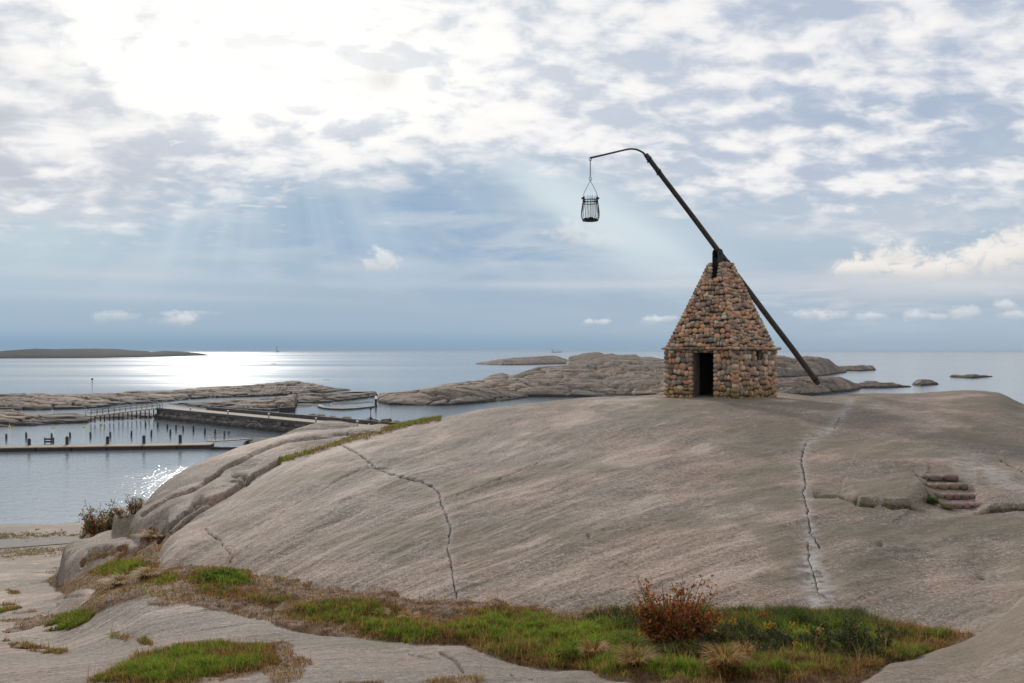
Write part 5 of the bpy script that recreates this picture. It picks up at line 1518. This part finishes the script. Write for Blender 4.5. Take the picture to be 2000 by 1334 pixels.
# ------------------------------------------------------------------ vegetation
NR = np.random.RandomState(12)
def blades(name, x, y, z, h, w, col, bend=0.5, lean=None, tipk=1.25, mat=None, parent=None):
    n = len(x); a = NR.rand(n) * 2 * math.pi; dx, dy = np.cos(a), np.sin(a)
    b = NR.rand(n) * 2 * math.pi; lx, ly = np.cos(b), np.sin(b)
    if lean is not None: lx, ly = lean
    bd = bend * (0.35 + 0.65 * NR.rand(n)) * h
    base = np.stack([x, y, z], -1); off = np.stack([dx * w / 2, dy * w / 2, np.zeros(n)], -1)
    mid = base + np.stack([lx * bd * 0.28, ly * bd * 0.28, h * 0.55], -1)
    tip = base + np.stack([lx * bd, ly * bd, h * (1 - 0.25 * bend * (bd / h / max(bend, 1e-3)))], -1)
    V = np.stack([base - off, base + off, mid + off * 0.75, mid - off * 0.75, tip], 1).reshape(-1, 3)
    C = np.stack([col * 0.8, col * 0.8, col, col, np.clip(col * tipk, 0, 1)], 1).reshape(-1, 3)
    i = np.arange(n)[:, None] * 5
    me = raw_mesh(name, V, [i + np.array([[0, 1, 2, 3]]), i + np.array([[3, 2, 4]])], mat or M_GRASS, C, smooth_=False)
    return link_me(name, me, parent)

GREEN = np.array([(0.10, 0.175, 0.010), (0.145, 0.225, 0.012), (0.05, 0.095, 0.008), (0.17, 0.18, 0.02), (0.08, 0.11, 0.012)])
STRAW = np.array([(0.30, 0.165, 0.055), (0.22, 0.108, 0.038), (0.37, 0.225, 0.085), (0.14, 0.070, 0.028), (0.29, 0.175, 0.045)])
def turf(npts, x0, x1, y0, y1):
    x = NR.rand(npts) * (x1 - x0) + x0; y = NR.rand(npts) * (y1 - y0) + y0
    z, v, g = gz_at(x, y); return x, y, z, v, g
def near_samples(n, u0, u1, d0, d1):
    d = np.exp(NR.rand(n) * (math.log(d1) - math.log(d0)) + math.log(d0)); u = NR.rand(n) * (u1 - u0) + u0
    x = (u - 1000) / F * d; z, v, g = gz_at(x, d); return x, d, z, v, g
allp = []
for (n, u0, u1, d0, d1) in ((900000, -250, 2050, 6.9, 15.5), (160000, -200, 420, 15, 25), (60000, 520, 900, 23, 38), (90000, -250, 300, 25, 60)):
    x, y, z, v, g = near_samples(n, u0, u1, d0, d1)
    nz = fbm(x, y, 0.35, 3, 0.6, 91)
    dens = np.clip((v - 0.45) * 3, 0, 1) * np.clip(0.16 + g * 1.0 + nz * 0.3, 0.05, 1)
    k = NR.rand(n) < dens
    allp.append([q[k] for q in (x, y, z, g)])
x, y, z, g = [np.concatenate([a[i] for a in allp]) for i in range(4)]
print('blades', len(x))
nz = fbm(x, y, 0.5, 3, 0.6, 93); nz2 = fbm(x, y, 0.16, 2, 0.6, 95)
nzb = fbm(x, y, 1.4, 3, 0.55, 99)
pg = np.clip((g * 1.1 + nz * 1.3 + nz2 * 0.5 + nzb * 1.1 - 0.20), 0.03, 0.95)
isg = NR.rand(len(x)) < pg
col = np.where(isg[:, None], GREEN[NR.randint(0, 5, len(x))], STRAW[NR.randint(0, 5, len(x))] * 0.8)
col = col * (1.0 + 0.5 * NR.rand(len(x)))[:, None] * (1 + 0.45 * nz2 + 0.5 * nzb)[:, None]
uu_ = 1000 + F * x / y
turf_shade = (smooth(uu_, 1150, 1230) * (1 - smooth(uu_, 1700, 1780)) * smooth(y, 9.3, 10.0) * np.clip(0.65 + nz * 2.2, 0, 1))  # shade along the dome foot, painted into the blade colours as dark green
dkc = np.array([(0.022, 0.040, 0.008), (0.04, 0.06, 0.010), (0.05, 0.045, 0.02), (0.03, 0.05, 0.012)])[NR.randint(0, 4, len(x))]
col = col * (1 - turf_shade[:, None] * 0.8) + dkc * turf_shade[:, None] * 0.8
big = smooth(y, 7, 12)
h = (0.03 + 0.05 * NR.rand(len(x)) + 0.10 * np.clip(nz2 + nzb * 0.5, 0, 1)) * (0.65 + 0.6 * g) * (1 + 0.35 * smooth(y, 20, 45))
tall = (x > 1.0) & (x < 6.5) & (y > 9.6) & (y < 13)
h = h * np.where(tall, 1.5, 1.0) * (1 + 0.5 * turf_shade)
w = 0.0075 * (0.7 + 0.6 * NR.rand(len(x))) * (y / 10) ** 0.9
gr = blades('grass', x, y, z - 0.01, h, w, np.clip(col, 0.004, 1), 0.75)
k = NR.rand(len(x)) < 0.03
sx, sy, sz, sg_ = x[k], y[k], z[k], g[k]
sh_ = 0.09 + 0.16 * NR.rand(len(sx)) ** 2
sk_ = blades('grass', sx, sy, sz - 0.01, sh_, 0.005 * (sy / 10), np.clip(STRAW[NR.randint(0, 5, len(sx))] * 1.3, 0, 1), 0.45)
tag(sk_, 'thin dead grass stalks standing above the turf', 'grass', None, 'stuff')
tag(gr, 'short green and straw coloured turf in the hollows of the rock', 'grass', None, 'stuff')

def tussock(px, py, hh, ww, n, label, seed, straw=0.6, d0=7, d1=13, lift=0.0):
    p = at_ground(px, py, d0, d1); o = empty('grass_tussock', p); tag(o, label, 'grass tussock', 'grass tussocks in the hollows')
    rn = np.random.RandomState(seed); a = rn.rand(n) * 6.283; r = np.sqrt(rn.rand(n)) * ww * 0.22
    x = r * np.cos(a); y = r * np.sin(a); h = hh * (0.35 + 0.75 * rn.rand(n)) * (1 - 0.3 * r / (ww * 0.22))
    lx = np.cos(a + rn.randn(n) * 0.6); ly = np.sin(a + rn.randn(n) * 0.6)
    s = rn.rand(n) < straw
    c = np.where(s[:, None], STRAW[rn.randint(0, 5, n)] * 1.6, np.array([[0.15, 0.16, 0.025]])) * (0.75 + 0.5 * rn.rand(n))[:, None]
    sp = ww / hh * 0.9
    # arched blades of three segments
    segs = 4; V = []; Cc = []
    off = np.stack([-ly, lx, 0 * lx], -1) * 0.0062
    for k in range(segs + 1):
        t = k / segs; out = sp * h * 0.62 * t ** 1.8 * (0.5 + 0.8 * rn.rand(n) if False else 1); zz = h * (t * 1.25 - 0.62 * t ** 2.6)
        q = np.stack([x + lx * out, y + ly * out, zz], -1); wk = (1 - t) * 0.9 + 0.1
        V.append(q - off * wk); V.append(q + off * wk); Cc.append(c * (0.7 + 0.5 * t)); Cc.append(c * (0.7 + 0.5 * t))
    V = np.stack(V, 1).reshape(-1, 3); Cc = np.stack(Cc, 1).reshape(-1, 3); m = (segs + 1) * 2
    i = np.arange(n)[:, None] * m; fs = [i + np.array([[2 * k, 2 * k + 1, 2 * k + 3, 2 * k + 2]]) for k in range(segs)]
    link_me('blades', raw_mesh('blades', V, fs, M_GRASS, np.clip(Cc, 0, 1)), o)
    return o
tussock(1161, 1294, 0.31, 0.30, 800, 'small upright straw tussock left of the red-brown bush', 1, 0.75)
tussock(1246, 1304, 0.24, 0.40, 700, 'low wide faded tussock below the red-brown bush', 2, 0.6)
tussock(1416, 1324, 0.40, 0.36, 1100, 'largest shaggy tussock with drooping straw blades in front of the yellow gorse', 3, 0.72)
tussock(1452, 1300, 0.36, 0.20, 260, 'narrow tall straw tuft behind the largest tussock', 4, 0.95)
tussock(1240, 1262, 0.16, 0.4, 350, 'dull green tuft at the left foot of the red-brown bush', 5, 0.3)
tussock(800, 1212, 0.16, 0.26, 350, 'small orange-straw tuft in the middle of the turf below the long crack', 6, 0.9)
tussock(745, 1202, 0.12, 0.26, 250, 'flattened pale tuft left of the small orange-straw one', 7, 0.8)
tussock(290, 1128, 0.22, 0.5, 700, 'ochre tussock in the hollow at the left foot of the dome', 8, 0.85, 11, 20)
tussock(235, 1140, 0.18, 0.6, 700, 'spreading brown tussock on the peat bank at the left', 9, 0.95, 11, 20)
tussock(50, 1266, 0.10, 0.22, 160, 'dry tuft on the bare slab in the lower left corner', 10, 0.9, 8, 14)
tussock(300, 1050, 0.25, 0.8, 500, 'orange-brown tussock in the undercut between the ledges at the left', 11, 0.85, 15, 26)

def bush(name, pos, label, cat, nst, hh, ww, leafn, leafs, palette, seed, upright=0.8, bare=0.3, stemr=0.004, leaf_lo=0.15, group=None, core=0.0, dn=0.2):
    o = empty(name, pos); tag(o, label, cat, group)
    rn = np.random.RandomState(seed); st_ = MB(); LP = []; LC = []; LD = []
    for i in range(nst):
        a = rn.rand() * 6.283; r = math.sqrt(rn.rand()) * ww * 0.28; b = Vector((r * math.cos(a), r * math.sin(a) * 0.7, 0))
        ln = hh * (0.36 + 0.64 * rn.rand() ** 1.7) * (1 - 0.25 * (r / (ww * 0.28)) ** 2); sp_ = (1 - upright) * 1.6
        out = Vector((math.cos(a), math.sin(a) * 0.7, 0)) * (ww * 0.30 * rn.rand() + sp_ * ln * 0.3)
        p1 = b + out * 0.45 + Vector((rn.randn() * .02, rn.randn() * .02, ln * 0.5)); p2 = b + out + Vector((rn.randn() * .03, rn.randn() * .03, ln))
        st_.tube([b - Vector((0, 0, dn)), b, p1, p2], [stemr * 1.5, stemr * 1.4, stemr, stemr * 0.5], 4, cap=False)
        brs = [(b, p1, p2)]
        for _ in range(3):
            t0 = rn.uniform(0.3, 0.85); q = (b.lerp(p1, t0 * 2) if t0 < .5 else p1.lerp(p2, t0 * 2 - 1))
            e = q + Vector((rn.randn(), rn.randn(), abs(rn.randn()) * 0.8 + 0.4)).normalized() * ln * rn.uniform(0.12, 0.3)
            st_.tube([q, q.lerp(e, 0.5) + Vector((0, 0, 0.01)), e], [stemr * 0.7, stemr * 0.6, stemr * 0.4], 3, cap=False); brs.append((q, q.lerp(e, .5), e))
        isbare = rn.rand() < bare
        for (q0_, q1_, q2_) in brs:
            for _ in range(leafn):
                t0 = rn.rand() ** (0.35 if isbare else 0.8)
                q = (q0_.lerp(q1_, t0 * 2) if t0 < .5 else q1_.lerp(q2_, t0 * 2 - 1))
                if q.z < hh * leaf_lo or (isbare and q.z < ln * 0.82 and q.z > hh * 0.55): continue
                LP.append(q + Vector(rn.randn(3) * leafs * 0.6)); LC.append(np.array(palette[rn.randint(len(palette))]) * rn.uniform(0.65, 1.3))
                LD.append((Vector(rn.randn(3)) + Vector((0, 0, 0.6))).normalized())
    st_.build('stems', M_TWIG, o)
    n = len(LP); V = np.zeros((n, 4, 3)); 
    for i in range(n):
        d = LD[i]; s_ = d.cross(Vector(rn.randn(3))).normalized(); l = leafs * rn.uniform(0.6, 1.3); p = LP[i]
        V[i] = [p, p + d * l * 0.5 + s_ * l * 0.27, p + d * l + Vector((0, 0, -l * 0.1)), p + d * l * 0.5 - s_ * l * 0.27]
    link_me('foliage', raw_mesh('foliage', V.reshape(-1, 3), np.arange(n * 4).reshape(n, 4), M_LEAF, np.clip(np.repeat(np.array(LC), 4, 0), 0, 1), smooth_=False), o)
    return o
RUST = [(0.34, 0.095, 0.03), (0.42, 0.13, 0.035), (0.24, 0.065, 0.025), (0.30, 0.085, 0.03), (0.42, 0.18, 0.04), (0.18, 0.05, 0.025)]
DKG = [(0.03, 0.045, 0.012), (0.045, 0.065, 0.015), (0.05, 0.08, 0.018), (0.07, 0.07, 0.03)]
g0 = at_ground(1320, 1262, 8, 12)
bush('red_bush', g0, 'rust-red autumn bush with tall bare stems against the foot of the rock dome', 'bush', 120, 0.74, 0.86, 14, 0.040, RUST + [(0.18, 0.20, 0.03)], 3, 0.80, 0.38)
g1_ = at_ground(1262, 1245, 8, 12)
bush('dark_shrub', g1_, 'dark green low shrub at the left flank of the rust-red bush', 'shrub', 90, 0.30, 0.85, 12, 0.028, DKG + [(0.2, 0.17, 0.03)], 5, 0.6, 0.0)
g2_ = at_ground(1340, 1285, 8, 12)
bush('dark_shrub', g2_, 'dark shadowy shrub in front of the rust-red bush', 'shrub', 50, 0.17, 0.75, 11, 0.026, DKG + [(0.10, 0.04, 0.02)], 6, 0.5, 0.0)
for px_, py_, hh_, ww_, lab_, sd_ in ((1195, 1222, 0.22, 0.75, 'dark green shrub at the foot of the dome, farthest left of the dark shrubs', 61),
        (1590, 1236, 0.24, 0.8, 'dark shrub against the dome foot behind the widest flowering gorse', 62), (1725, 1252, 0.18, 0.6, 'dark low shrub nearest the pale lip of rock at the turf edge', 63),
        (1385, 1262, 0.22, 0.6, 'dark shrub filling the gap right of the rust-red bush', 64), (1500, 1275, 0.20, 0.8, 'dark sprawling shrub behind the largest straw tussock', 65), (1650, 1285, 0.16, 0.8, 'dark low shrub nearest the bottom right end of the turf', 66)):
    bush('dark_shrub', at_ground(px_, py_, 8, 13), lab_, 'shrub', 80, hh_, ww_, 12, 0.028, DKG + [(0.12, 0.075, 0.03)], sd_, 0.55, 0.0)
bush('red_sprig', at_ground(1497, 1222, 9, 13), 'small pointed red sprig at the edge of the rock right of the bush', 'sprig', 12, 0.20, 0.16, 16, 0.032, RUST, 8, 0.95, 0.0)
bush('green_sprig', at_ground(1407, 1222, 9, 13), 'single bright green sprig just right of the rust-red bush', 'sprig', 6, 0.20, 0.10, 12, 0.03, [(0.10, 0.17, 0.04), (0.07, 0.13, 0.03)], 9, 0.9, 0.0)
gor = [(1432, 1245, 0.22, 0.46, 'gorse clump with yellow flowers between the green sprig and the red sprig'), (1482, 1255, 0.24, 0.52, 'gorse clump with yellow flowers below the red sprig'),
       (1570, 1268, 0.26, 0.62, 'widest gorse clump with orange-yellow flowers in the right half of the turf'), (1538, 1285, 0.15, 0.4, 'small gorse clump left of and below the widest one'),
       (1260, 1225, 0.13, 0.25, 'little yellow-flowered plant just left of the rust-red bush'), (1640, 1258, 0.28, 0.66, 'dark green gorse without flowers right of the widest flowering clump'),
       (1690, 1265, 0.22, 0.6, 'rightmost grey-green gorse clump beside the dry slope')]
for i, (px, py, hh, ww, lab) in enumerate(gor):
    pal = DKG + [(0.06, 0.08, 0.035)]
    o = bush('gorse', at_ground(px, py, 8, 13), lab, 'gorse', 34, hh, ww, 12, 0.026, pal, 20 + i, 0.65, 0.0, group='low gorse clumps in the turf hollow')
    if i in (0, 1, 2, 3, 4):
        rn = np.random.RandomState(50 + i); nn = 46 if i < 3 else 18; V = []
        for q3 in range(3 if i < 3 else 2):
            c = (rn.uniform(-.3, .3) * ww, rn.uniform(-.2, .1) * ww); V = []
            for _ in range(nn // 4 + 3):
                q = Vector((c[0] + rn.randn() * 0.012, c[1] + rn.randn() * 0.012, hh * rn.uniform(0.75, 1.0)))
                d = Vector(rn.randn(3)).normalized(); s_ = d.orthogonal().normalized(); V += [q, q + d * .016 + s_ * .011, q + d * .03, q + d * .016 - s_ * .011]
            link_me('flower_head', raw_mesh('flower_head', [tuple(v) for v in V], np.arange(len(V)).reshape(-1, 4), M_LEAF, np.tile(np.array([[0.40, 0.235, 0.015]]), (len(V), 1)), smooth_=False), o)
REDG = [(0.34, 0.05, 0.04), (0.38, 0.08, 0.05), (0.22, 0.24, 0.05), (0.27, 0.26, 0.07), (0.17, 0.20, 0.05), (0.30, 0.24, 0.10), (0.20, 0.22, 0.06)]
bush('autumn_shrub', at_ground(198, 1052, 22, 60), 'bushy red and green shrub standing beside the grey boulder at the left', 'shrub', 60, 1.45, 1.25, 10, 0.09, REDG, 31, 0.75, 0.1, 0.010)
bush('autumn_shrub', at_ground(176, 1058, 22, 60), 'lower pale green shrub at the left foot of the red and green one', 'shrub', 50, 0.95, 1.3, 10, 0.08, [(0.13, 0.12, 0.05), (0.10, 0.10, 0.04), (0.2, 0.15, 0.09)], 32, 0.7, 0.1, 0.008)
bush('red_seedling', at_ground(262, 1003, 22, 30), 'small dark red bush on the skyline at the tip of the ledges', 'bush', 26, 0.66, 0.55, 9, 0.045, REDG + [(0.16, 0.03, 0.03)], 33, 0.85, 0.2, 0.006)
bush('red_seedling', at_ground(240, 1010, 22, 30), 'sparse twiggy bush between the shrub and the tip of the ledges', 'bush', 16, 0.42, 0.5, 5, 0.045, REDG, 34, 0.7, 0.3, 0.006)
bush('nettle_patch', at_ground(432, 1130, 12, 17), 'bright green leafy clump under the small crack at the foot of the dome', 'plant', 60, 0.14, 0.75, 9, 0.032, [(0.10, 0.18, 0.015), (0.14, 0.23, 0.02), (0.06, 0.11, 0.012)], 35, 0.6, 0.0)
bush('step_plant', at_ground(1822, 985, 13, 22), 'green plant growing in the corner beside the stone steps', 'plant', 30, 0.20, 0.28, 12, 0.026, [(0.06, 0.11, 0.015), (0.10, 0.14, 0.02), (0.04, 0.07, 0.012)], 36, 0.7, 0.0)
tussock(1848, 993, 0.10, 0.42, 260, 'mossy green tuft along the bottom of the stone steps', 12, 0.15, 13, 22)
